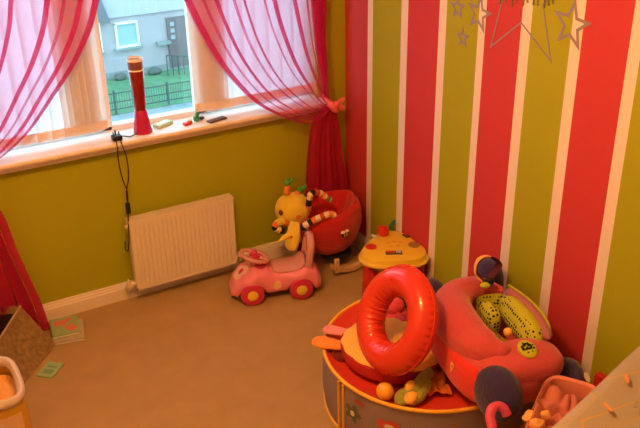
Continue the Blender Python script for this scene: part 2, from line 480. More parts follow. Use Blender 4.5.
cab = thing('power_cable', 'black lamp cable with plug hanging down beside the radiator', 'cable', (-1.36, -.11, SZ))
bm = newbm()
tube(bm, spline([(-1.262, -.045, SZ + .012), (-1.30, -.062, SZ + .006), (-1.335, -.06, SZ + .014), (-1.36, -.066, SZ + .02)], 8), .003, 6)
tube(bm, spline([(-1.385, -.085, SZ + .012), (-1.387, -.112, .93), (-1.393, -.12, .86), (-1.385, -.118, .76), (-1.368, -.112, .68), (-1.372, -.108, .61)], 8), .0032, 6)
tube(bm, spline([(-1.362, -.085, SZ + .012), (-1.362, -.113, .93), (-1.350, -.12, .86), (-1.352, -.118, .76), (-1.372, -.112, .68), (-1.373, -.108, .61)], 8), .0032, 6)
tube(bm, spline([(-1.376, -.108, .56), (-1.384, -.108, .49), (-1.392, -.11, .40), (-1.405, -.112, .345), (-1.418, -.112, .36), (-1.412, -.11, .40)], 8), .0032, 6)
obj('cord', bm, m_black, cab, True)
bm = newbm(); bx(bm, (-1.374, -.108, .585), (.024, .018, .06)); obj('inline_switch', bm, m_black, cab, True, bevel=.004)
bm = newbm(); bx(bm, (-1.372, -.062, SZ + .014), (.05, .044, .026))
plug = obj('plug', bm, m_black, cab, True, bevel=.006)
bm = newbm()
for dx in (-.014, .014): bx(bm, (-1.372 + dx, -.058, SZ + .034), (.006, .004, .018))
bx(bm, (-1.372, -.045, SZ + .036), (.008, .004, .022))
obj('pin', bm, m_black, plug, True, smooth=False)
bm = newbm(); 
bx(bm, (-1.10, .022, SZ + .009), (.105, .05, .016), (0, 0, R(28)))
c = thing('soap_box', 'small pale green flat box lying on the window board', 'box', (-1.10, .022, SZ))
obj('box', bm, mat('pale_green_card', (.50, .62, .40), .6, var=.1), c, True, bevel=.003, smooth=False)
bm = newbm(); bx(bm, (-1.10, .022, SZ + .0175), (.06, .026, .002), (0, 0, R(28))); obj('printed_panel', bm, mat('white_card', (.75, .75, .68), .6), c, True, smooth=False)
def figure(name, label, cat, loc, cols):
    t = thing(name, label, cat, loc)
    x, y, z = loc
    bm = newbm(); sph(bm, (x, y, z + .016), (.017, .014, .016), .7, .7); obj('body', bm, cols[0], t, True)
    bm = newbm(); sph(bm, (x + .006, y, z + .04), (.012, .011, .012)); obj('head', bm, cols[1], t, True)
    bm = newbm(); sph(bm, (x + .03, y + .004, z + .011), (.016, .008, .01)); obj('tail', bm, cols[2], t, True)
m_tg = mat('toy_green', (.05, .32, .12), .4); m_tr = mat('toy_red', (.7, .03, .04), .35); m_tb = mat('toy_blue_black', (.03, .05, .10), .4)
figure('toy_figure', 'tiny green and dark toy figure on the window board', 'toy', (-.925, -.01, SZ), (m_tg, m_tg, m_tb))
bm = newbm(); bx(bm, (-.985, -.034, SZ + .008), (.05, .026, .015), (0, 0, .4)); tt = thing('toy_brick', 'tiny red toy piece beside the green figure on the window board', 'toy', (-.985, -.034, SZ))
obj('brick', bm, m_tr, tt, True, bevel=.003)
bm = newbm(); bx(bm, (-.97, -.03, SZ + .02), (.02, .016, .01), (0, 0, .4)); obj('stud', bm, mat('toy_cream', (.8, .6, .4), .5), tt, True, bevel=.002)
bm = newbm(); bx(bm, (-.83, -.058, SZ + .006), (.11, .04, .010), (0, 0, R(14)))
tag(obj('dark_strip', bm, mat('dark_brown_plastic', (.13, .07, .06), .5), bevel=.004), 'flat dark strip lying under the right end of the blind', 'strip')

# ------------------------------------------------------------------ radiator
rad = thing('radiator', 'white ribbed panel radiator on the green wall under the window', 'radiator', (-1.085, -.08, 0))
rx0, rx1, rz0, rz1, ry = -1.378, -.792, .092, .505, -.112
bm = newbm()
nr = 22
def rfn(u, v):
    x = rx0 + .012 + u * (rx1 - rx0 - .024); q = (u * nr) % 1
    groove = .0055 * max(0, 1 - abs(q - .5) / .22)
    e = 1 if .07 < v < .93 else 0
    return V((x, ry + groove * e, rz0 + .01 + v * (rz1 - rz0 - .02)))
a = grid(bm, rfn, nr * 8, 28)
for x in (rx0 + .006, rx1 - .006): bx(bm, (x, ry + .02, (rz0 + rz1) / 2), (.012, .045, rz1 - rz0))
bx(bm, ((rx0 + rx1) / 2, ry + .012, rz1 - .006), (rx1 - rx0, .026, .014)); bx(bm, ((rx0 + rx1) / 2, ry + .012, rz0 + .006), (rx1 - rx0, .026, .014))
obj('panel', bm, m_rad, rad, True, smooth=25)
bm = newbm()
bx(bm, ((rx0 + rx1) / 2, ry + .055, rz1 - .003), (rx1 - rx0 + .004, .012, .012)); bx(bm, ((rx0 + rx1) / 2, ry + .03, rz1 - .003), (rx1 - rx0 + .004, .006, .01))
for i in range(36): bx(bm, (rx0 + .01 + (rx1 - rx0 - .02) * i / 35, ry + .038, rz1 - .004), (.004, .04, .008))
for x in (rx0 - .002, rx1 + .002): bx(bm, (x, ry + .03, rz1 - .003), (.006, .062, .014))
obj('top_grille', bm, m_rad, rad, True, smooth=False)
for x in (rx0 - .001, rx1 + .001):
    bm = newbm(); bx(bm, (x, ry + .036, (rz0 + rz1) / 2), (.004, .055, rz1 - rz0 - .02)); obj('side_panel', bm, m_rad, rad, True, smooth=False)
bm = newbm(); bx(bm, ((rx0 + rx1) / 2, -.03, (rz0 + rz1) / 2), (.4, .06, .3)); obj('wall_bracket', bm, m_rad, rad, True, smooth=False)
m_valve = mat('white_valve', (.8, .76, .7), .4)
for sx, nm in ((-1, 'lockshield_valve'), (1, 'thermostat_valve')):
    bm = newbm(); xe = rx0 if sx < 0 else rx1
    tube(bm, [(xe + sx * .0, -.085, .125), (xe + sx * .035, -.085, .125)], .010, 12)
    lathe(bm, [(.014, 0), (.016, .012), (.0, .05)], 16, axisM((xe + sx * .04, -.085, .115), (0, 0, 1)))
    tube(bm, spline([(xe + sx * .04, -.085, .118), (xe + sx * .04, -.075, .085), (xe + sx * .04, -.045, .078), (xe + sx * .04, -.001, .078)], 4), .009, 10)
    if sx > 0:
        lathe(bm, [(.018, 0), (.022, .008), (.022, .055), (.018, .062), (0, .063)], 20, axisM((xe + .05, -.085, .125), (1, 0, 0)))
    obj(nm, bm, m_valve, rad, True)
bm = newbm(); tube(bm, [(rx0 - .002, -.085, .470), (rx0 - .02, -.085, .470)], .010, 12); obj('bleed_valve', bm, m_valve, rad, True)

# ------------------------------------------------------------------ ride-on car
CA = math.atan2(.30, -.954)                # heading of the car
car = thing('ride_on_car', 'pink plastic ride-on toy car with yellow hubs on the carpet', 'toy car', (-.685, -.372, 0), CA)
car.scale = (1.10, 1.08, 1.10)
m_pink = mat('pink_plastic', (.86, .27, .42), .3, coat=.3)
m_lpink = mat('light_pink_plastic', (.66, .33, .38), .35, coat=.2)
m_hot = mat('magenta_plastic', (.62, .04, .15), .35)
m_yel = mat('yellow_plastic', (.85, .62, .07), .3)
Lc = .225
def lerpt(tab, x):
    for (a, p), (b, q) in zip(tab, tab[1:]):
        if x <= b:
            f = (x - a) / (b - a); f = f * f * (3 - 2 * f)
            return p + (q - p) * f
    return tab[-1][1]
top = [(-.225, .115), (-.20, .150), (-.15, .165), (-.09, .150), (0, .150), (.05, .175), (.09, .178), (.15, .150), (.20, .115), (.225, .075)]
hw = [(-.225, .075), (-.2, .095), (-.12, .105), (-.03, .085), (.05, .092), (.12, .108), (.19, .095), (.225, .055)]
def zbot(x):
    z = .036
    for c_ in (-.122, .123):
        d = abs(x - c_)
        if d < .074: z = max(z, .012 + math.sqrt(.074 ** 2 - d * d))
    return z
bm = newbm()
def cfn(u, v):
    x = -Lc + 2 * Lc * u; t = lerpt(top, x); b = zbot(x); w = lerpt(hw, x)
    if t < b + .01: t = b + .01
    a = 2 * pi * v
    return V((x, w * spw(cos(a), .5), (t + b) / 2 + (t - b) / 2 * spw(sin(a), .62)))
a = grid(bm, cfn, 72, 40, cv=True)
for row in (a[0], a[-1]): bm.faces.new(row)
obj('body', bm, m_pink, car)
for x in (-.122, .123):
    for s in (1, -1):
        w = obj('wheel', (lambda b_: (lathe(b_, [(0, -.02), (.045, -.021), (.056, -.017), (.060, -.008), (.060, .008), (.056, .017), (.045, .021), (0, .02)], 32, axisM((x, s * .092, .0605), (0, 1, 0))), b_)[1])(newbm()), m_hot, car, label='magenta wheel')
        bm = newbm(); lathe(bm, [(0, -.027), (.02, -.027), (.026, -.022), (.027, .022), (.02, .027), (0, .027)], 24, axisM((x, s * .092, .0605), (0, 1, 0))); obj('hubcap', bm, m_yel, w)
bm = newbm()
def sfn(u, v):
    x = -.145 + .155 * u; y = (v - .5) * 2
    e = spw(1 - abs(y) ** 4, .5) if abs(y) < 1 else 0
    zz = lerpt(top, x) + .006 + .012 * (1 - y * y) + .022 * max(0, (.25 - u) / .25) ** 2
    w = .078 * (1 - .15 * u) * (1 - max(0, abs(u - .5) - .35) * 1.2)
    return V((x, w * y, zz))
grid(bm, sfn, 20, 14); obj('seat', bm, m_lpink, car, solid=.02, label='light pink saddle seat', sub=1)
bm = newbm()   # backrest handle: tall arch with a slot
arch = spline([(-.165, .062, .15), (-.174, .062, .21), (-.182, .056, .265), (-.186, .03, .298), (-.187, 0, .305), (-.186, -.03, .298), (-.182, -.056, .265), (-.174, -.062, .21), (-.165, -.062, .15)], 6)
tube(bm, arch, .014, 10, flat=1.3)
tube(bm, spline([(-.172, .06, .19), (-.176, 0, .196), (-.172, -.06, .19)], 5), .013, 8, flat=1.4)
obj('backrest_handle', bm, m_lpink, car, label='light pink arched backrest handle with a slot')
bm = newbm(); tube(bm, [(.11, 0, .15), (.098, 0, .20), (.095, 0, .216)], [.02, .014, .016], 12); col = obj('steering_column', bm, m_lpink, car)
Msw = axisM((.094, 0, .222), (-.35, 0, 1))
bm = newbm(); tube(bm, [Msw @ V((.058 * cos(t * pi / 16), .066 * sin(t * pi / 16), 0)) for t in range(32)], .011, 10, True)
for t in (0.3, 2.4, 4.5): tube(bm, [Msw @ V((0, 0, -.004)), Msw @ V((.056 * cos(t), .062 * sin(t), 0))], .009, 8)
sw = obj('steering_wheel', bm, m_lpink, car)
bm = newbm(); lathe(bm, [(.024, -.008), (.026, .004), (.02, .014), (0, .018)], 20, Msw)
sph(bm, Msw @ V((-.014, .012, .012)), .012); sph(bm, Msw @ V((-.008, -.016, .012)), .012); sph(bm, Msw @ V((.012, 0, .014)), .013)
obj('horn_button', bm, m_hot, sw)
def on_body(x, y):          # height of the bonnet at x, y
    t = lerpt(top, x); b = zbot(x); w = lerpt(hw, x)
    c_ = min(.995, abs(y) / w); al = math.acos(min(1, c_ ** (1 / .5)))
    return (t + b) / 2 + (t - b) / 2 * (sin(al) ** .62)
def patch(name, cx, cy, rx_, ry_, m_, parent, off=.003, lab=None):
    bm = newbm()
    def pf(u, v):
        a_ = 2 * pi * u; x = cx + rx_ * v * cos(a_); y = cy + ry_ * v * sin(a_)
        return V((x, y, on_body(x, y) + off))
    grid(bm, pf, 24, 5, cu=True)
    return obj(name, bm, m_, parent, label=lab)
st = patch('bonnet_sticker', .165, .0, .038, .05, mat('sticker_white_pink', (.85, .60, .62), .4, var=.15, vscale=60), car, lab='pale sticker on the bonnet')
patch('sticker_flower', .165, .0, .014, .018, m_hot, st, .005)
patch('dashboard', .07, 0, .03, .06, m_hot, car, .003, lab='magenta patch before the steering wheel')
bm = newbm(); lathe(bm, [(.024, -.003), (.024, .003), (0, .004)], 24, axisM((.0, .0862, .092), (0, 1, .12))); ss = obj('side_sticker', bm, mat('sticker_pale', (.85, .50, .5), .4, var=.2, vscale=50), car, label='round pale sticker on the side')
bm = newbm()
for i in range(5): sph(bm, (.0 + .011 * cos(i * 1.2566), .0895, .092 + .011 * sin(i * 1.2566)), (.006, .002, .006), nu=10, nv=6)
obj('sticker_flower', bm, m_yel, ss)

# ------------------------------------------------------------------ baby rocker in the corner
rk = thing('baby_rocker', 'red fabric baby rocker seat on wooden rails in the corner', 'rocker', (-.22, -.26, 0))
m_redf = mat('red_plush', (.53, .012, .022), .9, .5, 90, .15, 12, sheen=.3)
m_wood = mat('pale_beech', (.72, .50, .30), .5, var=.12, vscale=8, stretch=(1, 8, 8))
Mrk = Matrix.Translation((-.235, -.265, .08)) @ Euler((R(-3), R(-9), 0)).to_matrix().to_4x4()
bm = newbm()
def bfn(u, v):
    # outside up, over the rim, inside down
    a_ = 2 * pi * u
    if v < .55: q = v / .55; r = .185 * math.sqrt(max(0, 1 - (1 - q) ** 2.2)) * (1 + .06 * q) + .002; z = .02 + .27 * q ** 1.25
    elif v < .7: q = (v - .55) / .15; r = .196 - .045 * q; z = .29 + .022 * sin(pi * q)
    else: q = (v - .7) / .3; r = .151 * max(0, 1 - q) ** .7 + .001; z = .29 - .16 * q
    hb = max(0, cos(a_)) ; hl = max(0, -cos(a_))
    z = z * (1 + .06 * hb * hb - .12 * hl * hl)
    wob = 1 + .03 * sin(7 * a_) * min(1, v * 3) + .02 * sin(13 * a_ + 9 * v)
    return Mrk @ V((r * cos(a_) * wob * 1.0, r * sin(a_) * wob * .92, z))
grid(bm, bfn, 56, 46, cu=True)
seat = obj('seat_shell', bm, m_redf, rk, True)
def surf_at(o, px, py):
    """nearest point of an object's surface under this photo position, with its normal"""
    M = root_matrix(o); best = None
    for v in o.data.vertices:
        w = M @ v.co; q = CM.transposed() @ (w - CP); x = 320 + FPX * q.x / -q.z; y = 214 - FPX * q.y / -q.z
        c_ = math.hypot(x - px, y - py) + (w - CP).length * 25
        if best is None or c_ < best[0]: best = (c_, w, M.to_3x3() @ v.normal)
    return best[1], (best[2] if best[2].dot(CP - best[1]) > 0 else -best[2])
m_felt = mat('white_felt', (.8, .78, .74), .9); m_yfelt = mat('yellow_felt', (.8, .6, .1), .9)
bo, bn_ = surf_at(seat, 346, 234)
M_ = axisM(bo, bn_, (1, .3, .15))
bm = newbm(); sph(bm, M_ @ V((0, 0, 0)), (.024, .016, .010), M=M_.to_3x3()); bp = obj('bee_patch', bm, m_black, rk, True, label='small black bee patch with white wings')
bm = newbm(); sph(bm, M_ @ V((-.012, .018, .002)), (.014, .008, .010), M=M_.to_3x3()); sph(bm, M_ @ V((.014, .017, .002)), (.012, .008, .010), M=M_.to_3x3()); obj('wings', bm, m_felt, bp, True)
bm = newbm()
for dx in (-.008, .008): sph(bm, M_ @ V((dx, -.002, .004)), (.003, .014, .010), M=M_.to_3x3(), nu=12, nv=8)
obj('stripes', bm, m_yfelt, bp, True)
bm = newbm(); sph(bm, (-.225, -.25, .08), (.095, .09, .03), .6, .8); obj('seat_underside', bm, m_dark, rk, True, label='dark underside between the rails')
for y in (-.40, -.13):
    bm = newbm()
    pts = [V((-.205 + .23 * math.sin(t), y, .30 - .29 * math.cos(t) + .004)) for t in [(-.62 + 1.24 * i / 18) for i in range(19)]]
    rows = []
    for p in pts: rows.append(p)
    prof_o = [p + V((0, -.012, -.012)) for p in rows]
    grid(bm, lambda u, v: rows[int(round(u * 18))] + V((0, (.013 if v in (.25, .5) else -.013), (.030 if v in (.5, .75) else 0))), 18, 4, cv=True)
    obj('rocker_rail', bm, m_wood, rk, True, smooth=30)
for x, y in ((-.11, -.40), (-.30, -.40), (-.11, -.13), (-.30, -.13)):
    bm = newbm(); bx(bm, (x, y, .07), (.03, .022, .09)); obj('post', bm, m_wood, rk, True, bevel=.004)

# ------------------------------------------------------------------ plush toy hung over the rocker
m_py = mat('yellow_plush', (.82, .66, .06), .95, .5, 120, .1, 20, sheen=.4)
m_po = mat('orange_plush', (.80, .25, .05), .95, .4, 120, sheen=.3)
m_pg = mat('green_satin', (.08, .35, .05), .5)
m_pb = mat('brown_felt', (.16, .06, .03), .9)
m_pblk = mat('black_plush', (.02, .02, .02), .95); m_pw = mat('cream_plush', (.80, .70, .55), .95); m_pred = mat('rust_plush', (.55, .10, .04), .95)
HC = V((-.462, -.185, .385))
pl = thing('plush_toy', 'yellow plush toy with green tipped horns and striped arms on the rocker', 'soft toy', (-.44, -.2, .12))
bm = newbm(); sph(bm, HC, (.104, .094, .096)); head = obj('head', bm, m_py, pl, True)
tov = (CP - HC).normalized()
def ring_px(px, py):
    """point on the head seen at this photo position"""
    r = (CM @ V((px - 320, 214 - py, -FPX))).normalized(); oc = CP - HC
    b = r.dot(oc); c_ = oc.dot(oc) - .093 ** 2; d2 = max(0, b * b - c_)
    return CP + r * (-b - math.sqrt(d2))
for nm, (px, py), rr, mm in (('eye', (279, 203), (.012, .014, .007), m_pblk), ('nose', (281.5, 212.5), (.021, .021, .012), m_pb), ('cheek', (298, 217), (.014, .014, .006), m_po)):
    p = ring_px(px, py); bm = newbm(); sph(bm, p, rr, M=axisM(p, p - HC).to_3x3(), nu=18, nv=10); obj(nm, bm, mm, head, True)
for (px, py), (tx, ty) in (((287, 190), (287.5, 184.5)), ((296, 195), (299, 191.5))):
    a0 = P(px, py, 1, -.19); a1 = P(tx, ty, 1, -.19)
    bm = newbm(); tube(bm, [a0.lerp(a1, -.6), a0, a1], [.02, .018, .014], 12); h = obj('horn', bm, m_po, pl, True, label='orange horn')
    bm = newbm(); d_ = (a1 - a0).normalized()
    sph(bm, a1 + d_ * .012, (.022, .016, .024), rot=(0, .5, .3)); sph(bm, a1 + d_ * .016 + V((.016, -.012, .01)), (.014, .010, .022), rot=(.4, .6, 0)); obj('tip', bm, m_pg, h, True)
bm = newbm(); sph(bm, (-.435, -.215, .265), (.062, .058, .085), rot=(0, .3, 0)); obj('body', bm, m_po, pl, True, label='orange body')
def striped(name, pts, r0, r1, seq, label=None):
    s = spline(pts, 10); n = len(s)
    bm = newbm()
    tube(bm, s, [(r0 + (r1 - r0) * i / (n - 1)) * (1 + .12 * sin(i * 2.2)) for i in range(n)], 12, mi=lambda t: seq[int(t * len(seq) * .999)])
    return obj(name, bm, [m_pw, m_po, m_pblk, m_pred, m_pg, m_py], pl, True, label=label)
striped('arm', [(-.40, -.25, .385), P(311, 194, 1, -.29), P(320, 193, 1, -.29), P(327, 198, 1, -.29), P(331, 200, 1, -.30)], .018, .016, [1, 2, 0, 2, 3, 0, 1, 0, 3, 4, 4, 0], 'striped arm with green cuff reaching back')
striped('arm', [(-.42, -.30, .29), P(303, 227, 1, -.36), P(311, 222, 1, -.38), P(321, 217, 1, -.39), P(331, 214, 1, -.40), P(337, 218, 1, -.40), P(341, 218, 1, -.40)], .019, .017, [1, 0, 2, 0, 2, 1, 0, 3, 0, 1, 0, 3, 4, 4, 0], 'striped arm with green cuff over the red seat')
striped('leg', [(-.45, -.23, .27), P(284, 222, 1, -.26), P(277, 223, 1, -.27), P(275, 228, 1, -.27), P(283, 231, 1, -.27)], .019, .017, [1, 1, 5, 5, 1, 2, 0, 2], 'orange and black striped leg')
bm = newbm()
b0 = P(295, 222, 1, -.34); b1 = P(290, 250, 1, -.35)
tube(bm, spline([b0, b0.lerp(b1, .5) + V((0, -.006, 0)), b1], 6), [.026, .030, .034, .037, .040, .043, .045, .046, .045, .043, .038, .030, .012], 14, flat=.6)
q = P(283, 238, 1, -.35); tube(bm, [P(291, 234, 1, -.345), q, q.lerp(P(279, 242, 1, -.35), .9)], [.016, .014, .006], 10)
hd = obj('hand', bm, m_py, pl, True, label='yellow mitten hand hanging down')
p = P(291, 237, 1, -.372); bm = newbm(); sph(bm, p, (.01, .004, .009)); obj('palm_dot', bm, m_po, hd, True)

# ------------------------------------------------------------------ activity table
tc = P(393, 246.5, 2, .31)
vd = V((.4317, .7879, 0)).normalized()      # away from the viewer side of the room
TZ = .012
tb = thing('activity_table', 'yellow toy activity table with red legs and red knob', 'toy table', (tc.x, tc.y, 0), math.atan2(vd.y, vd.x))
m_ylt = mat('yellow_table_plastic', (.86, .62, .05), .32, coat=.3)
m_rlt = mat('red_table_plastic', (.62, .03, .03), .35)
def tri(a_): return 1 + .13 * cos(3 * a_)
bm = newbm()
prof = [(0, .258), (.9, .258), (.99, .262), (1.03, .268), (1.03, .276), (.99, .279), (.965, .284), (.955, .298), (.93, .306), (.87, .308), (0, .308)]
rows = []
grid(bm, lambda u, v: (lambda a_, q: V((.172 * q[0] * tri(a_) * cos(a_) * 1.06, .172 * q[0] * tri(a_) * sin(a_), q[1])))(2 * pi * u, prof[int(round(v * 10))]), 72, 10, cu=True)
obj('table_top', bm, m_ylt, tb)
for a_ in (0, 2 * pi / 3, -2 * pi / 3):
    bm = newbm(); M_ = Matrix.Translation((.145 * cos(a_), .145 * sin(a_), 0))
    lathe(bm, [(.0, 0), (.046, 0), (.048, .006), (.040, .14), (.036, .26), (0, .262)], 24, M_); obj('leg', bm, m_rlt, tb, label='red tapered leg')
def tpt(px, py): 
    return P(px, py, 2, .308)
def disc(name, px, py, r, h, m_, dome=False, lab=None):
    bm = newbm(); o = tpt(px, py)
    prof = [(r, -.002), (r, h * .6), (r * .9, h), (0, h)] if not dome else [(r * .6, -.004), (r, r * .5), (r * 1.0, r * .9), (r * .7, r * 1.55), (0, r * 1.8)]
    lathe(bm, prof, 24, Matrix.Translation(o)); return obj(name, bm, m_, tb, True, label=lab)
disc('knob', 383, 235, .032, 0, m_rlt, True, 'red round knob')
disc('button', 371, 247, .030, .006, m_rlt, lab='red round button')
disc('button', 414, 245, .032, .006, mat('olive_brown_plastic', (.35, .20, .05), .4), lab='brown round button')
def plate(name, px, py, sx, sy, rz, m_, lab, z=.309):
    o = tpt(px, py); bm = newbm(); bx(bm, (o.x, o.y, z), (sx, sy, .006), (0, 0, rz)); return obj(name, bm, m_, tb, True, bevel=.0015, label=lab)
ang = -R(29)
pf = plate('picture_panel', 394, 253, .088, .036, ang, mat('panel_dark', (.08, .09, .06), .4), 'dark framed red picture panel')
o_ = tpt(391, 252.6); bm = newbm(); bx(bm, (o_.x, o_.y, .3125), (.038, .024, .003), (0, 0, ang)); obj('red_picture', bm, m_rlt, pf, True, smooth=False)
o_ = tpt(398.5, 252.3); bm = newbm(); bx(bm, (o_.x, o_.y, .3125), (.026, .024, .003), (0, 0, ang)); obj('pale_picture', bm, mat('pale_blue_print', (.5, .55, .5), .4), pf, True, smooth=False)
pf = plate('picture_panel', 407, 235.5, .040, .045, ang + .6, MATS['panel_dark'], 'dark small picture panel')
o_ = tpt(407, 235); bm = newbm(); bx(bm, (o_.x, o_.y, .3125), (.02, .03, .003), (0, 0, ang + .6)); obj('red_picture', bm, m_rlt, pf, True, smooth=False)
plate('side_panel', 374, 236.5, .022, .05, ang + .5, MATS['pale_blue_print'], 'pale small panel beside the knob')
m_ylg = mat('amber_key', (.80, .40, .04), .4)
for i, (px, py) in enumerate(((388, 243), (394, 242), (400, 242), (391, 246.5), (398, 246))):
    plate('key', px, py, .022, .018, ang, m_ylg, None)
bm = newbm(); o_ = tpt(391, 229.5)
tube(bm, [o_, o_ + V((0, 0, .02))], .012, 10); sph(bm, o_ + V((.006, 0, .03)), (.024, .012, .012), rot=(0, -.5, .3)); sph(bm, o_ + V((.012, 0, .040)), (.010, .008, .018), rot=(0, .5, 0))
obj('leaf_lever', bm, mat('dark_green_plastic', (.03, .20, .08), .4), tb, True, label='dark green leaf lever')

# ------------------------------------------------------------------ round toy tub
PC = V((-.492, -1.527, 0)); PR = .458; PZ = .28
pool = thing('toy_tub', 'round red fabric toy tub with clear printed sides and yellow rim', 'toy tub', PC)
m_tubred = mat('red_tub_lining', (.66, .05, .03), .5, .25, 25, .06, 6)
m_tubyel = mat('yellow_piping', (.85, .50, .05), .5)
m_side = sheer('clear_printed_vinyl', (.44, .37, .40), (.95, .95, .95), .16, .25)
bm = newbm()
lathe(bm, [(.001, .222), (.2, .225), (.33, .234), (.40, .246), (.445, .268), (.458, .28)], 72, cap=False); obj('lining', bm, m_tubred, pool, solid=.006, offs=-1)
bm = newbm(); tube(bm, [(PR * cos(2 * pi * i / 72), PR * sin(2 * pi * i / 72), PZ) for i in range(72)], .0085, 10, True); obj('rim', bm, m_tubyel, pool)
bm = newbm(); lathe(bm, [(.456, .278), (.464, .2), (.466, .1), (.458, .02), (.455, .004)], 72, cap=False); side = obj('side_wall', bm, m_side, pool)
bm = newbm(); tube(bm, [(.456 * cos(2 * pi * i / 72), .456 * sin(2 * pi * i / 72), .008) for i in range(72)], .008, 8, True); obj('bottom_rim', bm, m_tubyel, pool)
bm = newbm(); lathe(bm, [(.001, .004), (.45, .004)], 72, cap=False); obj('base', bm, m_tubred, pool, solid=.004)
def azim(px, py, z):
    p = P(px, py, 2, z) - PC
    return math.atan2(p.y, p.x)
def side_az(px, zz):
    """angle on the near side of the tub that is seen at this photo column"""
    best = None
    for k in range(720):
        a_ = -pi + k * pi / 360
        w = PC + V((.466 * cos(a_), .466 * sin(a_), zz))
        if (CP - w).dot(V((cos(a_), sin(a_), 0))) <= 0: continue
        q = CM.transposed() @ (w - CP); x = 320 + FPX * q.x / -q.z
        if best is None or abs(x - px) < best[0]: best = (abs(x - px), a_)
    return best[1]
for px in (339, 343.5):
    a_ = side_az(px, .2)
    bm = newbm(); tube(bm, [V((.467 * cos(a_), .467 * sin(a_), z)) for z in (.272, .2, .1, .012)], .0055, 8); obj('seam', bm, m_tubyel, pool, label='yellow vertical seam strip')
def side_print(name, blobs, m_, off=.002, lab=None):
    """flat printed shapes that follow the tub's side"""
    bm = newbm()
    for (a0, z0, rx_, rz_, lob, k) in blobs:
        def f(u, v):
            t = 2 * pi * u; r = v * (1 + lob * cos(k * t))
            a_ = a0 + rx_ * r * cos(t) / .466; 
            return V(((.467 + off) * cos(a_), (.467 + off) * sin(a_), z0 + rz_ * r * sin(t)))
        grid(bm, f, 36, 3, cu=True)
    return obj(name, bm, m_, pool, label=lab)
a1 = side_az(353, .17)
m_pgrn = mat('print_grey_green', (.12, .16, .11), .6); m_prw = mat('print_white', (.75, .70, .62), .6); m_prr = mat('print_red', (.62, .08, .04), .6); m_pro = mat('print_orange', (.75, .30, .06), .6); m_prk = mat('print_brown', (.2, .12, .08), .6)
side_print('flower_print', [(a1, .165, .036, .038, .32, 5)], m_pgrn, lab='dark printed flower')
side_print('flower_print', [(a1, .165, .012, .014, 0, 1)], m_prw, .0035, 'white printed flower centre')
a2 = side_az(392, .15)
side_print('red_print', [(a2, .175, .05, .032, .08, 4), (a2 + .01, .13, .036, .03, .1, 3), (a2 - .10, .185, .016, .02, 0, 1)], m_prr, lab='red printed toy shape')
side_print('red_print', [(a2 - .02, .178, .024, .012, 0, 1), (a2 + .03, .14, .012, .01, 0, 1)], m_prw, .0035)
a2 = side_az(418, .15)
side_print('outline_print', [(a2 + .02, .17, .05, .004, .1, 3), (a2, .155, .004, .03, 0, 1), (a2 - .08, .16, .004, .03, 0, 1)], m_prk)
a2 = side_az(452, .15)
side_print('orange_print', [(a2, .17, .04, .035, .12, 5), (a2 + .14, .165, .028, .03, .15, 3)], m_pro, lab='orange printed shape')
a2 = side_az(360, .24)
side_print('brown_print', [(a2, .238, .03, .014, 0, 1)], mat('print_rust', (.4, .10, .05), .6))

# round padded cushion, yellow above and red below
m_ycush = mat('yellow_cushion', (.84, .52, .10), .9, .4, 60, .08, 10, sheen=.2)
m_rcush = mat('red_cushion', (.52, .03, .03), .8, .3, 60)
cc = P(392, 347, 2, .30)
cu = thing('round_cushion', 'round cushion with yellow top and red underside beneath the red ring', 'cushion', (cc.x, cc.y, .22))
Mc = Matrix.Translation((cc.x, cc.y, .312)) @ Euler((R(-1), R(6), 0)).to_matrix().to_4x4()
bm = newbm()
def ctop(u, v):
    a_ = 2 * pi * u; r = .225 * v
    z = .030 * math.sqrt(max(0, 1 - v ** 4)) + .004 * sin(15 * a_) * v * v
    return Mc @ V((r * cos(a_), r * sin(a_), z))
grid(bm, ctop, 60, 12, cu=True); obj('top_cover', bm, m_ycush, cu, True)
bm = newbm(); lathe(bm, [(.225, .003), (.224, -.025), (.21, -.06), (.12, -.078), (0, -.08)], 60, Mc); obj('underside', bm, m_rcush, cu, True, label='red underside')

# big red swim ring leaning on the plush car
rc = P(396, 319.5, 2, .53)
n = V((-.897, .028, .44)).normalized()
ring = thing('swim_ring', 'shiny red inflatable swim ring leaning in the toy tub', 'swim ring', rc)
m_vinyl = mat('red_vinyl', (.66, .045, .025), .25, .15, 14, .04, 5, coat=.4)
Mr = axisM((0, 0, 0), n, (0, 0, 1))
bm = newbm()
def rfn2(u, v):
    a_ = 2 * pi * u; b = 2 * pi * v
    pk = .0035 * sin(46 * a_) * (max(0, cos(b)) ** 10 + max(0, -cos(b)) ** 7) + .0022 * sin(31 * a_ + 1) * max(0, -cos(b)) ** 2
    r = .0625 + pk
    return Mr @ V(((.162 + r * cos(b)) * cos(a_), (.162 + r * cos(b)) * sin(a_), r * .97 * sin(b)))
grid(bm, rfn2, 240, 40, cu=True, cv=True); obj('tube', bm, m_vinyl, ring)
bm = newbm(); tube(bm, [Mr @ V(((.162 + .0645) * cos(2 * pi * i / 120), (.162 + .0645) * sin(2 * pi * i / 120), 0)) for i in range(120)], .004, 6, True, 1.0)
obj('weld_seam', bm, m_vinyl, ring)
bm = newbm(); a_ = 1.2; base = Mr @ V((.162 * cos(.35), .162 * sin(.35), .06)); tube(bm, [base, base + Mr.to_3x3() @ V((0, 0, .012))], [.008, .006], 10); obj('valve', bm, m_vinyl, ring)

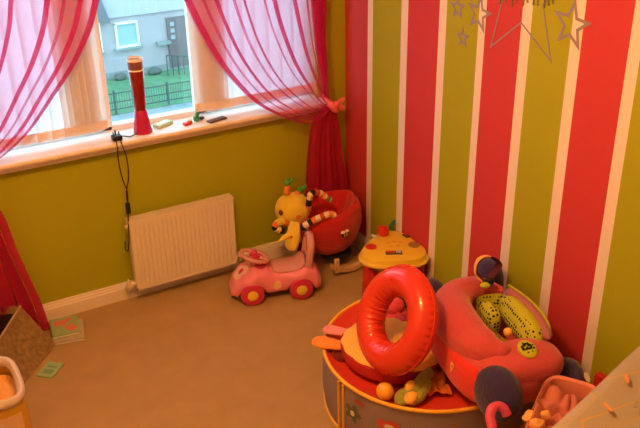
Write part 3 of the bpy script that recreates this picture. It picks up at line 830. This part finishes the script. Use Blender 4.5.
# felt paddles hanging over the tub edge
def paddle(name, label, path, wid, m_):
    s = spline(path, 8); nn = len(s); bm = newbm()
    tube(bm, s, [wid * max(.25, (1 - abs(2 * (i / (nn - 1)) ** 1.0 - .62) ** 3) ** .5) if 0 < i < nn - 1 else wid * .3 for i in range(nn)], 16, flat=.28)
    return tag(obj(name, bm, m_), label, 'toy')
def flat_petal(name, label, p0, p1, w0, w1, thick, m_):
    """stuffed felt petal from p0 to its wide tip p1"""
    p0 = V(p0); p1 = V(p1); d = p1 - p0; Ln = d.length; d.normalize(); sd = V((0, 0, 1)).cross(d).normalized(); up = d.cross(sd)
    bm = newbm()
    def f(u, v):
        t = 2 * pi * v; x = -1 + 2 * u
        w = (w0 + (w1 - w0) * u ** 1.2) * math.sqrt(max(0.0004, 1 - abs(x) ** 3.2))
        return p0 + d * Ln * u + sd * w * cos(t) + up * thick * sin(t) * math.sqrt(max(.0004, 1 - abs(x) ** 3.2))
    grid(bm, f, 26, 20, cv=True)
    return tag(obj(name, bm, m_), label, 'toy')
m_opad = mat('orange_felt', (.84, .30, .06), .9, .3, 80); m_ppad = mat('pink_felt', (.78, .28, .32), .9, .3, 80)
flat_petal('felt_petal', 'orange felt petal sticking out over the left rim of the tub', P(348, 347, 2, .30), P(312, 340, 2, .305), .030, .050, .014, m_opad)
flat_petal('felt_petal', 'pink felt petal behind the orange one at the left rim', P(352, 334, 2, .32), P(323, 328, 2, .32), .024, .040, .013, m_ppad)
# dark red bundle under the petals
bm = newbm(); c_ = P(341, 356, 2, .25); sph(bm, c_ + V((.01, 0, 0)), (.055, .055, .035), .8, .8)
for v in bm.verts: v.co += V(noise.noise_vector(v.co * 18)) * .012
tag(obj('cloth_bundle', bm, mat('maroon_cloth', (.16, .02, .03), .9, .4, 50)), 'dark maroon cloth bundle tucked under the petals', 'cloth')
# ball
bp_ = P(385, 391, 2, .30); ball = thing('ball', 'small orange yellow plastic ball on the front of the tub', 'ball', (bp_.x, bp_.y, .262))
bm = newbm(); sph(bm, (bp_.x, bp_.y, .298), .036); obj('shell', bm, mat('ball_plastic', (.86, .45, .04), .25, coat=.4), ball, True)
bm = newbm(); tube(bm, [(bp_.x + .0362 * cos(2 * pi * i / 40), bp_.y + .0362 * sin(2 * pi * i / 40) * .8, .298 + .0362 * sin(2 * pi * i / 40) * .6) for i in range(40)], .0008, 5, True); obj('mould_seam', bm, MATS['ball_plastic'], ball, True)
# green and yellow stuffed toy
gp = P(412, 392, 2, .28)
gt = thing('stuffed_toy', 'green and yellow stuffed toy lying beside the orange ball', 'soft toy', (gp.x, gp.y, .23))
m_gp = mat('olive_green_plush', (.30, .36, .07), .95, .4, 90, sheen=.3)
def pp(px, py, z): return P(px, py, 2, z)
bm = newbm(); sph(bm, pp(404, 397, .278), (.052, .036, .03), rot=(0, 0, .5)); tube(bm, spline([pp(402, 398, .285), pp(415, 388, .30), pp(424, 378, .30), pp(428, 372, .29)], 6), .026, 12); tube(bm, spline([pp(410, 402, .28), pp(420, 396, .285), pp(427, 383, .29)], 6), .022, 12)
b_ = obj('body', bm, m_gp, gt, True)
bm = newbm(); sph(bm, pp(411, 398, .295), (.034, .026, .024), rot=(0, 0, .4)); sph(bm, pp(410, 386, .315), (.032, .02, .018), rot=(0, 0, .6)); obj('yellow_belly', bm, m_ycush, gt, True, label='yellow belly and muzzle')
# orange cloth at the right of the tub
def crumple(name, label, corners, m_, amp, cat, nu=30, nv=30, seed=0, sag=0.0, solid=.004, fq=4):
    c = [V(p) for p in corners]; bm = newbm()
    def f(u, v):
        p = c[0].lerp(c[1], u).lerp(c[3].lerp(c[2], u), v)
        q = V((u * fq + seed, v * fq - seed, seed * .37))
        h = noise.noise(q) * .7 + abs(noise.noise(q * 1.9)) * .8
        return p + V((noise.noise(q + V((9, 0, 0))) * amp * .6, noise.noise(q + V((0, 9, 0))) * amp * .6, h * amp - sag * (1 - (2 * u - 1) ** 2) * (1 - (2 * v - 1) ** 2)))
    grid(bm, f, nu, nv)
    return tag(obj(name, bm, m_, solid=solid, sub=1), label, cat)
crumple('orange_cloth', 'crumpled orange cloth between the green toy and the plush car', [pp(420, 397, .262), pp(448, 392, .262), pp(446, 372, .262), pp(418, 372, .262)], mat('orange_cloth', (.80, .26, .05), .85, .3, 60), .05, 'cloth', seed=2, fq=2.4)
# things at the back of the tub, seen through the ring
pk = thing('soft_doll', 'pink soft doll at the back of the tub, seen through the ring', 'soft toy', pp(401, 312, .26))
m_dollp = mat('pink_plush', (.70, .08, .14), .9, .4, 90)
bm = newbm(); sph(bm, pp(398, 318, .27), (.06, .05, .045)); obj('body', bm, m_dollp, pk, True)
bm = newbm(); sph(bm, pp(395, 306, .33), (.045, .042, .042)); obj('head', bm, m_dollp, pk, True)
bm = newbm(); tube(bm, spline([pp(398, 316, .30), pp(404, 322, .30), pp(404, 330, .27)], 5), .02, 10); obj('arm', bm, m_dollp, pk, True)
bm = newbm(); sph(bm, pp(410, 313, .28), (.03, .03, .028)); tag(obj('small_ball', bm, mat('teal_plastic', (.03, .12, .12), .4)), 'dark teal ball at the back of the tub behind the ring', 'ball')
bm = newbm(); c_ = pp(408, 302, .26); sph(bm, c_ + V((.03, .02, 0)), (.07, .06, .055), .8, .8); tag(obj('cloth_bundle', bm, m_dark), 'black cloth bundle at the back of the tub behind the pink doll', 'cloth')

# ------------------------------------------------------------------ plush play car
WA = R(164.7)
pc = thing('plush_car', 'coral plush baby seat car with purple wheels and lime spotted seat', 'plush car', (-.395, -1.80, .285), WA)
m_coral = mat('coral_plush', (.55, .08, .12), .9, .35, 70, .05, 8, sheen=.35)
m_coral2 = mat('red_plush_panel', (.74, .04, .045), .9, .35, 70, .05, 8, sheen=.25)
m_purp = mat('purple_plush', (.035, .025, .14), .95, .5, 90, .1, 12, sheen=.3)
m_lav = mat('lavender_plush', (.40, .16, .22), .9, .4, 80)
m_lime = mat('lime_plush', (.48, .55, .03), .9, .3, 80)
def dots_mat():
    m = mat('lime_spotted_plush', (.48, .55, .04), .9)
    nt = m.node_tree; N = nt.nodes; L = nt.links
    tc = N['Texture Coordinate']; vo = N.new('ShaderNodeTexVoronoi'); vo.inputs['Scale'].default_value = 62; vo.inputs['Randomness'].default_value = .25
    L.new(tc.outputs['Object'], vo.inputs['Vector'])
    lt = N.new('ShaderNodeMath'); lt.operation = 'LESS_THAN'; lt.inputs[1].default_value = .36; L.new(vo.outputs['Distance'], lt.inputs[0])
    mx = N.new('ShaderNodeMix'); mx.data_type = 'RGBA'; mx.inputs[6].default_value = (.48, .55, .04, 1); mx.inputs[7].default_value = (.012, .03, .02, 1)
    L.new(lt.outputs[0], mx.inputs[0]); L.new(mx.outputs[2], N['Principled BSDF'].inputs['Base Color'])
    return m
m_dots = dots_mat()
# local frame: x towards the ring, y towards the bonnet (near end), z up
def rr_path(hw_, hl_, n_=72, e=.62):
    return [V((hw_ * spw(cos(2 * pi * i / n_), e), hl_ * spw(sin(2 * pi * i / n_), e), 0)) for i in range(n_)]
OX = -.085                      # the seat opening sits towards the wall side
bm = newbm()
def body(u, v):
    a_ = 2 * pi * u; b = -pi / 2 + pi * v
    c_ = spw(cos(b), .5)
    x = .205 * c_ * spw(cos(a_), .7); y = .325 * c_ * spw(sin(a_), .7); z = .115 + .115 * spw(sin(b), .7)
    if v > .5:
        k = max(0, 1 - ((x - OX) / .10) ** 2) * max(0, 1 - ((y - .0) / .24) ** 2); z -= .15 * k
    return V((x, y, z))
grid(bm, body, 84, 36, cu=True); bdy = obj('body', bm, m_coral, pc)
bm = newbm()   # red panel sewn on the ring side
grid(bm, lambda u, v: (lambda a_, b: V(((.209) * spw(cos(b), .5) * spw(cos(a_), .7), .329 * spw(cos(b), .5) * spw(sin(a_), .7), .115 + .117 * spw(sin(b), .7))))(-.45 + 1.25 * u, -1.1 + 1.75 * v), 24, 18)
obj('side_panel', bm, m_coral2, bdy, label='redder panel on the side of the body')
bm = newbm()   # fat padded roll from the wall side round the back and along the ring side
rp = spline([(OX - .08, -.215, .225), (OX + .0, -.262, .225), (OX + .10, -.245, .225), (OX + .175, -.17, .22), (OX + .20, -.04, .215), (OX + .19, .08, .21), (OX + .165, .155, .222), (OX + .125, .20, .232)], 8)
rk_ = spline([(.02, 0, 0), (.052, 0, 0), (.070, 0, 0), (.085, 0, 0), (.092, 0, 0), (.086, 0, 0), (.074, 0, 0), (.040, 0, 0)], 8)
tube(bm, rp, [max(.004, q.x) for q in rk_], 22)
sph(bm, rp[-1], .0405)
obj('padded_roll', bm, m_coral, pc)
bm = newbm(); sph(bm, (-.035, .215, .175), (.175, .105, .070), .75, .7); obj('bonnet', bm, m_coral, pc)
bm = newbm()   # spotted seat well
wp = rr_path(.088, .19, 48)
grid(bm, lambda u, v: V((OX + wp[int(round(u * 48)) % 48].x * max(.01, v), wp[int(round(u * 48)) % 48].y * max(.01, v), .09 + .15 * v ** 6)), 48, 12, cu=True)
obj('seat_well', bm, m_dots, pc, label='lime seat well with dark spots')
bm = newbm(); sph(bm, (OX - .052, .015, .225), (.038, .165, .060), .8, .75, rot=(0, R(-16), 0), mi=lambda u, v: 1 if v > .70 else 0); obj('seat_pillow', bm, [m_dots, m_lime], pc, label='lime spotted side pillow')
bm = newbm(); tube(bm, spline([(OX - .085, -.19, .245), (OX - .10, -.05, .262), (OX - .10, .08, .258), (OX - .085, .19, .245)], 8), [.004, .012] + [.021] * 21 + [.012, .004], 12); obj('lavender_pad', bm, m_lav, pc, label='lavender padded edge')
bm = newbm(); tube(bm, spline([(OX - .105, -.21, .255), (OX - .124, -.05, .27), (OX - .124, .09, .265), (OX - .100, .17, .25)], 8), .007, 8); obj('lime_piping', bm, m_lime, pc, label='lime piping along the far edge')
bm = newbm(); sph(bm, (OX + .03, -.10, .18), (.035, .07, .07), .8, .8); obj('seat_divider', bm, m_dots, pc)
bm = newbm(); sph(bm, (OX + .055, .115, .255), .018); obj('yellow_knob', bm, m_ycush, pc, label='small yellow knob at the seat front')
for (x, y, r, z) in ((.095, .315, .112, .13), (-.245, .235, .085, .075), (.10, -.40, .055, .17), (-.175, -.375, .10, .20)):
    bm = newbm(); lathe(bm, [(0, -.066), (r * .45, -.062), (r * .8, -.046), (r * .98, -.018), (r * .98, .018), (r * .8, .046), (r * .45, .062), (0, .066)], 32, axisM((x, y, z), (1, .35, .15) if x > 0 else (-1, .3, .1)))
    obj('wheel', bm, m_purp, pc, label='round purple plush wheel', sub=1)
# eye-like round emblem on the bonnet
Me = axisM((-.055, .235, .250), (.0, .22, 1), (1, 0, 0))
bm = newbm(); lathe(bm, [(.040, -.016), (.041, .004), (.035, .009), (0, .010)], 28, Me, sx=.9, sy=1.1); em = obj('emblem', bm, m_lime, pc, label='round lime patch with dark swirl')
bm = newbm(); lathe(bm, [(.031, .004), (.030, .0105), (0, .0115)], 28, Me, sx=.9, sy=1.1); obj('emblem_ring', bm, m_dots, em)
bm = newbm(); tube(bm, [Me @ V(((.004 + .0028 * t) * cos(t), (.004 + .0028 * t) * sin(t), .013)) for t in [i * .3 for i in range(24)]], .0042, 8); obj('swirl', bm, m_black, em)
# carrying strap on the back
bm = newbm()
sp_ = spline([(-.075, -.225, .29), (-.045, -.235, .33), (-.055, -.24, .385), (-.10, -.245, .395), (-.155, -.25, .345), (-.11, -.25, .285)], 8)
tube(bm, sp_, .018, 8, False, .25); st_ = obj('strap', bm, mat('maroon_webbing', (.10, .02, .04), .8), pc, label='dark webbing carry strap')
bm = newbm(); tube(bm, [p + V((.008, .003, .003)) for p in sp_[1:26]], .021, 8, False, .24); obj('strap_lining', bm, m_ycush, st_, label='yellow lining of the strap')
bm = newbm(); sph(bm, (-.09, -.20, .295), (.022, .018, .022)); obj('buckle', bm, m_black, st_)
bm = newbm(); sph(bm, (-.068, -.19, .288), (.024, .016, .014)); obj('strap_tab', bm, m_lime, st_)
# small woven tag on the side
Mt = axisM((.206, .13, .14), (1, .1, .15), (0, 1, 0))
bm = newbm()
for a_, b in (((0, -.018), (.012, .016)), ((.012, .016), (-.012, .016)), ((-.012, .016), (0, -.018))):
    tube(bm, [Mt @ V((a_[0], a_[1], 0)), Mt @ V((b[0], b[1], 0))], .003, 6)
obj('woven_tag', bm, m_ycush, pc, label='small yellow woven tag')

# ------------------------------------------------------------------ pink toy bin with cloth
bl = V((-.70, -2.345, 0)); bt = V((-.36, -2.12, 0)); dx_ = (bt - bl).normalized(); dy_ = V((dx_.y, -dx_.x, 0))
bw = (bt - bl).length; bd = .20
bc = bl + dx_ * bw / 2 + dy_ * bd / 2
bin_ = thing('toy_bin', 'pink plastic toy bin holding pink cloth beside the plush car', 'bin', (bc.x, bc.y, 0), math.atan2(dx_.y, dx_.x))
m_binp = mat('salmon_plastic', (.72, .27, .24), .4)
bm = newbm()
def binw(u, v):
    lev = [(.80, .0), (.82, .01), (.93, .38), (.97, .435), (1.03, .448), (1.04, .455), (1.0, .462), (.94, .455), (.90, .40), (.78, .02), (.02, .018)]
    s, z = lev[int(round(v * 10))]
    a_ = 2 * pi * u
    return V((bw / 2 * s * spw(cos(a_), .42), bd / 2 * s * spw(sin(a_), .42), z))
grid(bm, binw, 64, 10, cu=True); obj('tub', bm, m_binp, bin_)
def bpt(x, y, z): return root_matrix(bin_) @ V((x, y, z))
m_pcl = mat('pink_cloth', (.56, .20, .18), .9, .3, 70, .06, 9)
crumple('pink_cloth', 'crumpled pink cloth lying in the pink toy bin', [bpt(-.165, -.10, .42), bpt(.13, -.09, .40), bpt(.15, .09, .41), bpt(-.165, .10, .45)], m_pcl, .075, 'cloth', seed=5, fq=2.2)
m_yt = mat('pale_yellow_plush', (.84, .48, .18), .9, .4, 80)
for i, (px, py, r) in enumerate(((530, 417, .022), (543, 415, .020), (537, 425, .024))):
    bm = newbm(); c_ = P(px, py, 2, .455); sph(bm, c_, (r * 1.2, r, r), .9, .9)
    for v in bm.verts: v.co += V(noise.noise_vector(v.co * 34)) * .014
    tag(obj('plush_piece', bm, m_yt), ['small yellow plush piece lying furthest back on the pink cloth', 'small yellow plush piece nearest the quilt in the pink bin', 'small yellow plush piece lying lowest in the pink bin'][i], 'soft toy', 'yellow plush pieces in the pink bin')
bm = newbm()
hk = [P(497, 445, 2, .36), P(493, 430, 2, .42), P(490, 417, 2, .45), P(492, 409, 2, .47), P(498, 406, 2, .47), P(504, 409, 2, .46), P(507, 415, 2, .44)]
tube(bm, [V((hk[0].x, hk[0].y, 0))] + spline(hk, 6), .018, 14)
tag(obj('toy_cane', bm, mat('hot_pink_plastic', (.66, .08, .24), .3, coat=.4)), 'shiny pink curved toy handle beside the pink bin', 'toy')

# ------------------------------------------------------------------ by the striped wall behind the bin
bm = newbm(); bx(bm, (-.035, -2.15, .15), (.03, .16, .30), (0, R(6), 0)); rb = thing('red_board', 'flat red board leaning on the striped wall behind the pink bin', 'board', (-.035, -2.15, 0))
obj('panel', bm, mat('red_cover', (.55, .03, .03), .5), rb, True, bevel=.003)
bm = newbm(); bx(bm, (-.036, -2.152, .15), (.022, .157, .294), (0, R(6), 0)); obj('edge', bm, MATS['red_cover'], rb, True, smooth=False)
bm = newbm(); bx(bm, (-.05, -1.99, .12), (.06, .12, .24), (0, R(5), .1)); tag(obj('cloth_bag', bm, mat('dark_green_cloth', (.02, .035, .02), .9, .4, 40), bevel=.025), 'dark cloth bag standing against the striped wall beside the red board', 'bag')

# ------------------------------------------------------------------ quilt on the near bed
m_qb = mat('white_quilt', (.40, .40, .38), .9, .3, 25, .04, 3)
def quilt_mat():
    m = m_qb; nt = m.node_tree; N = nt.nodes; L = nt.links
    tc = N['Texture Coordinate']
    def layer(prev, scale, thr, col, dist, loc):
        mp = N.new('ShaderNodeMapping'); mp.inputs['Scale'].default_value = scale; mp.inputs['Location'].default_value = loc; L.new(tc.outputs['Object'], mp.inputs[0])
        no = N.new('ShaderNodeTexNoise'); no.inputs['Scale'].default_value = 1; no.inputs['Detail'].default_value = 1; no.inputs['Distortion'].default_value = dist
        L.new(mp.outputs[0], no.inputs['Vector'])
        s = N.new('ShaderNodeMath'); s.operation = 'SUBTRACT'; s.inputs[1].default_value = .5; L.new(no.outputs[0], s.inputs[0])
        a = N.new('ShaderNodeMath'); a.operation = 'ABSOLUTE'; L.new(s.outputs[0], a.inputs[0])
        t = N.new('ShaderNodeMath'); t.operation = 'LESS_THAN'; t.inputs[1].default_value = thr; L.new(a.outputs[0], t.inputs[0])
        mx = N.new('ShaderNodeMix'); mx.data_type = 'RGBA'; L.new(t.outputs[0], mx.inputs[0]); L.new(prev, mx.inputs[6]); mx.inputs[7].default_value = (*col, 1)
        return mx.outputs[2]
    b = N['Principled BSDF']; prev = b.inputs['Base Color'].links[0].from_socket
    prev = layer(prev, (3, 7, 5), .008, (.60, .42, .13), .8, (3, 1, 0))
    L.new(prev, b.inputs['Base Color'])
quilt_mat()
qz = .78
qa = V((-.006, -2.33, qz)); qb = V((-1.02, -2.615, qz)); qd = (qb - qa).normalized(); qn = V((-qd.y, qd.x, 0)); qn = qn if qn.y < 0 else -qn
bm = newbm()
def qf(u, v):
    s = (qb - qa).length * (.02 + .98 * u)
    base = qa + qd * s
    # v: 0 floor -> rises to the edge -> runs back over the top
    if v < .35:
        q = v / .35; z = .02 + (qz - .06) * q; off = .03 - .012 * sin(u * 40) * (1 - q)
        p = V((base.x, base.y, 0)) + qn * off; p.z = z
    elif v < .5:
        q = (v - .35) / .15; t = q * pi / 2
        p = base + qn * (.03 + .055 * (1 - cos(t))) ; p.z = qz - .04 + .05 * sin(t)
    else:
        q = (v - .5) / .5; p = base + qn * (.085 + .75 * q); p.z = qz + .01 + .02 * sin(7 * q) * sin(u * 6 + 1)
    w = noise.noise(V((p.x * 3, p.y * 3, p.z * 3)))
    p.z += .012 * w if v > .35 else 0
    p.x = min(p.x, -.024)
    return p
grid(bm, qf, 60, 70)
qo = thing('quilt', 'white floral quilt hanging in front of the pink bin at the lower right', 'quilt', (-.5, -2.8, qz))
obj('cover', bm, m_qb, qo, True, solid=.02)
m_leaf = mat('grey_print_leaf', (.35, .33, .28), .9); m_rust = mat('rust_print_leaf', (.66, .36, .2), .9)
def leaf(px, py, ln, wd_, ang_, m_, nm):
    o = P(px, py, 2, qz + .016); bm = newbm()
    prism(bm, [o + V((cos(ang_) * ln * t, sin(ang_) * ln * t, 0)) + V((-sin(ang_), cos(ang_), 0)) * wd_ * s * math.sqrt(max(0, 1 - (2 * t - 1) ** 2)) for t, s in [(i / 8, 1) for i in range(9)] + [(i / 8, -1) for i in range(7, 0, -1)]], (0, 0, .002))
    obj(nm, bm, m_, qo, True, smooth=False)
leaf(589, 383, .055, .008, 1.0, m_leaf, 'printed_leaf'); leaf(628, 384, .05, .007, .9, m_rust, 'printed_leaf'); leaf(612, 412, .045, .007, 1.3, m_rust, 'printed_leaf'); leaf(634, 408, .04, .007, .4, m_leaf, 'printed_leaf')
bed = thing('bed', 'bed end under the white floral quilt', 'bed', (-.55, -3.1, 0))
bm = newbm(); M_ = Matrix.Translation((0, 0, 0))
c_ = (qa + qb) / 2 + qn * .48; rzq = math.atan2(qd.y, qd.x)
bx(bm, (c_.x - .02, c_.y, .62), (.94, .72, .2), (0, 0, rzq)); obj('mattress', bm, m_felt, bed, True, bevel=.03)
bm = newbm(); bx(bm, (c_.x - .02, c_.y, .46), (.94, .72, .1), (0, 0, rzq)); obj('frame', bm, m_wood, bed, True, bevel=.01)
for s in (-1, 1):
    for q in (-1, 1):
        p = c_ + qd * .42 * s + qn * .3 * q; bm = newbm(); bx(bm, (p.x, p.y, .21), (.05, .05, .42), (0, 0, rzq)); obj('leg', bm, m_wood, bed, True, bevel=.005)

# ------------------------------------------------------------------ left corner
m_fleck = mat('flecked_board', (.26, .18, .09), .85, .3, 60, .75, 42)
fb = thing('storage_box', 'brown flecked storage box with dark open top by the left curtain', 'box', (-2.1, -.3, 0))
u0 = V((-1.985, -.13, .20)); u1 = V((-2.20, -.50, .20)); l0 = V((-1.868, -.26, .004)); l1 = V((-2.065, -.50, .004)); l1 = l0 + (l1 - l0) * 1.35
nb = V((-.20, .09, 0))
bm = newbm()
T_ = [u0, u1, u1 + nb, u0 + nb]; B_ = [l0, l1, l1 + nb * 2.1, l0 + nb * 2.1]
B_[3].y = min(B_[3].y, -.05); T_[3].y = min(T_[3].y, -.05)
tv = [bm.verts.new(p) for p in T_]; bv = [bm.verts.new(p) for p in B_]
for i in range(4): bm.faces.new([tv[i], tv[(i + 1) % 4], bv[(i + 1) % 4], bv[i]])
bm.faces.new(bv)
obj('shell', bm, m_fleck, fb, True, solid=.008, smooth=False)
bm = newbm(); ins = [p + V((0, 0, -.03)) for p in T_]; bm.faces.new([bm.verts.new(p) for p in ins]); obj('black_sheet', bm, m_black, fb, True, solid=.01, smooth=False, label='flat black sheet below the rim')  # flat black sheet across the whole box, just below its rim
bm = newbm(); tube(bm, T_, .005, 6, True); obj('rim_edge', bm, mat('greige_edge', (.45, .38, .32), .6), fb, True)
# books in a flat stack
def book(name, label, c, s, rz, cols, group=None):
    t = thing(name, label, 'book', c, rz, group)
    bm = newbm(); bx(bm, (0, 0, s[2] - .002), (s[0], s[1], .004)); bx(bm, (0, 0, .002), (s[0], s[1], .004)); bx(bm, (-s[0] / 2 + .002, 0, s[2] / 2), (.004, s[1], s[2])); obj('cover', bm, cols[0], t, smooth=False)
    bm = newbm(); bx(bm, (.001, 0, s[2] / 2), (s[0] - .008, s[1] - .006, s[2] - .008)); obj('pages', bm, m_felt, t, smooth=False)
    bm = newbm()
    for k, (x, y, w, h) in enumerate(((-.02, .03, .06, .05), (.03, -.03, .05, .06), (.02, .05, .04, .03))): bx(bm, (x, y, s[2] + .0008), (w, h, .001), (0, 0, k * .4))
    obj('cover_picture', bm, cols[1], t, smooth=False)
m_bkg = mat('mint_cover', (.30, .50, .30), .35, var=.3, vscale=22); m_bkp = mat('pink_print', (.70, .22, .22), .4); m_bkw = mat('grey_cover', (.48, .44, .42), .35, var=.3, vscale=20)
book('book', 'grey picture book at the bottom of the pair by the skirting', (-1.785, -.19, .001), (.15, .19, .018), R(-12), (m_bkw, m_bkp))
book('book', 'mint green and pink picture book on top of the pair by the skirting', (-1.797, -.165, .0205), (.14, .17, .018), R(-8), (m_bkg, m_bkp))
bm = newbm(); bx(bm, (0, 0, .004), (.085, .115, .007)); gc = thing('green_card', 'small pale green booklet lying flat on the carpet', 'booklet', (-1.942, -.463, .001), R(-42))
obj('cover', bm, mat('pale_green_cover', (.33, .55, .32), .5, var=.15, vscale=40), gc, smooth=False, bevel=.002)
bm = newbm(); bx(bm, (0, .02, .0082), (.05, .012, .001)); bx(bm, (0, -.02, .0082), (.05, .03, .001)); obj('print', bm, mat('green_print', (.2, .38, .25), .5), gc, smooth=False)
# nappy-style bag at the left edge
bgc = V((-2.24, -.90, 0))
bag = thing('carrier_bag', 'yellow printed bag with folded white rim at the left edge', 'bag', bgc)
m_bagy = mat('yellow_bag', (.62, .38, .04), .5, .35, 14, .08, 6); m_bagw = mat('white_rim', (.66, .60, .60), .5, .2, 30); m_bagp = mat('pale_bag_panel', (.72, .52, .34), .5, .2, 20)
bm = newbm()
lev = [(.9, .001), (1.0, .02), (1.03, .15), (.98, .27), (.95, .31)]
grid(bm, lambda u, v: (lambda q, a_: V((.125 * q[0] * spw(cos(a_), .6), .16 * q[0] * spw(sin(a_), .6), q[1])))(lev[int(round(v * 4))], 2 * pi * u), 48, 4, cu=True); obj('bag_body', bm, m_bagy, bag, solid=.004, sub=1)
bm = newbm(); tube(bm, [V((.115 * spw(cos(2 * pi * i / 48), .6), .15 * spw(sin(2 * pi * i / 48), .6), .315 + .012 * sin(4 * pi * i / 48))) for i in range(48)], .017, 10, True, 1.5); obj('folded_rim', bm, m_bagw, bag)
bm = newbm(); grid(bm, lambda u, v: V((.11 * spw(cos(2 * pi * u), .6) * max(.01, v), .145 * spw(sin(2 * pi * u), .6) * max(.01, v), .26 + .02 * noise.noise(V((u * 9, v * 4, 2))))), 40, 8, cu=True); obj('contents', bm, m_yt, bag, label='pale crumpled contents')
def bag_patch(name, a0, a1, z0, z1, m_, off):
    bm = newbm()
    def f(u, v):
        a_ = a0 + (a1 - a0) * u; z = z0 + (z1 - z0) * v
        q = 1.03 + off if z > .1 else 1.02 + off
        return V((.125 * q * spw(cos(a_), .6), .16 * q * spw(sin(a_), .6), z))
    grid(bm, f, 16, 6); return obj(name, bm, m_, bag)
bag_patch('printed_panel', -pi * .75, -pi * .32, .03, .26, m_bagp, .02)
bm = newbm(); 
for k in range(2):
    o = V((-.045 + .055 * k, -.168, .12)); tube(bm, [o + V((.026 * cos(t), -.003, .03 * sin(t))) for t in [i * .35 for i in range(13)]], .006, 8)
obj('brown_lettering', bm, mat('brown_print', (.20, .06, .05), .6), bag)

# ------------------------------------------------------------------ stars stuck on the striped wall
m_dec = mat('silver_grey_sticker', (.30, .27, .30), .45)
def star(label, cy, cz, Ro, wd_, tilt=0, k=.42, extra=None):
    t = thing('star_sticker', label, 'sticker', (-.001, cy, cz), 0)
    bm = newbm(); po = []; pi_ = []
    for i in range(10):
        a_ = pi / 2 + i * pi / 5 + tilt; r = Ro if i % 2 == 0 else Ro * k
        ri = (Ro - wd_ * 2.6) if i % 2 == 0 else Ro * k - wd_ * 1.1
        po.append((r * cos(a_), r * sin(a_))); pi_.append((ri * cos(a_), ri * sin(a_)))
    for z in (0,):
        A_ = [bm.verts.new((-.0015, -x, y)) for x, y in po]; B2 = [bm.verts.new((-.0015, -x, y)) for x, y in pi_]
        for i in range(10): bm.faces.new([A_[i], A_[(i + 1) % 10], B2[(i + 1) % 10], B2[i]])
    o = obj('outline', bm, m_dec, t, smooth=False, solid=.001)
    return t
star('smallest grey star sticker at the top of the cluster on the left', -.992, 1.605, .058, .010, .05)
star('medium grey star sticker overlapping the white stripe beside the big star', -1.141, 1.605, .088, .012, -.12)
star('small grey star sticker hanging lowest on the green stripe', -1.040, 1.478, .052, .010, .08)
star('bold grey star sticker on the right, next to the red stripe', -1.682, 1.662, .104, .013, -.07)
big = star('large thin outlined star sticker with lettering at the top of the wall', -1.402, 1.742, .32, .0075, .055, .40)
bm = newbm()
for px, py0, py1, sl in ((500, -14, 4, 2), (506, -14, 3, -2), (512, -14, 7, 1), (516, -14, 4, 0), (523, -14, 6, 3), (528, -14, 3, -3), (533.5, -14, 5, 1), (538, -14, 6, -1), (544.5, -14, 8, 1), (549, -14, 6, -2), (553, -14, 4, 1)):
    a_ = P(px, py1, 0, -.003); b = P(px + sl, py0, 0, -.003); tube(bm, [a_, b], .006, 6, flat=.25)
obj('lettering', bm, m_dec, big, True)
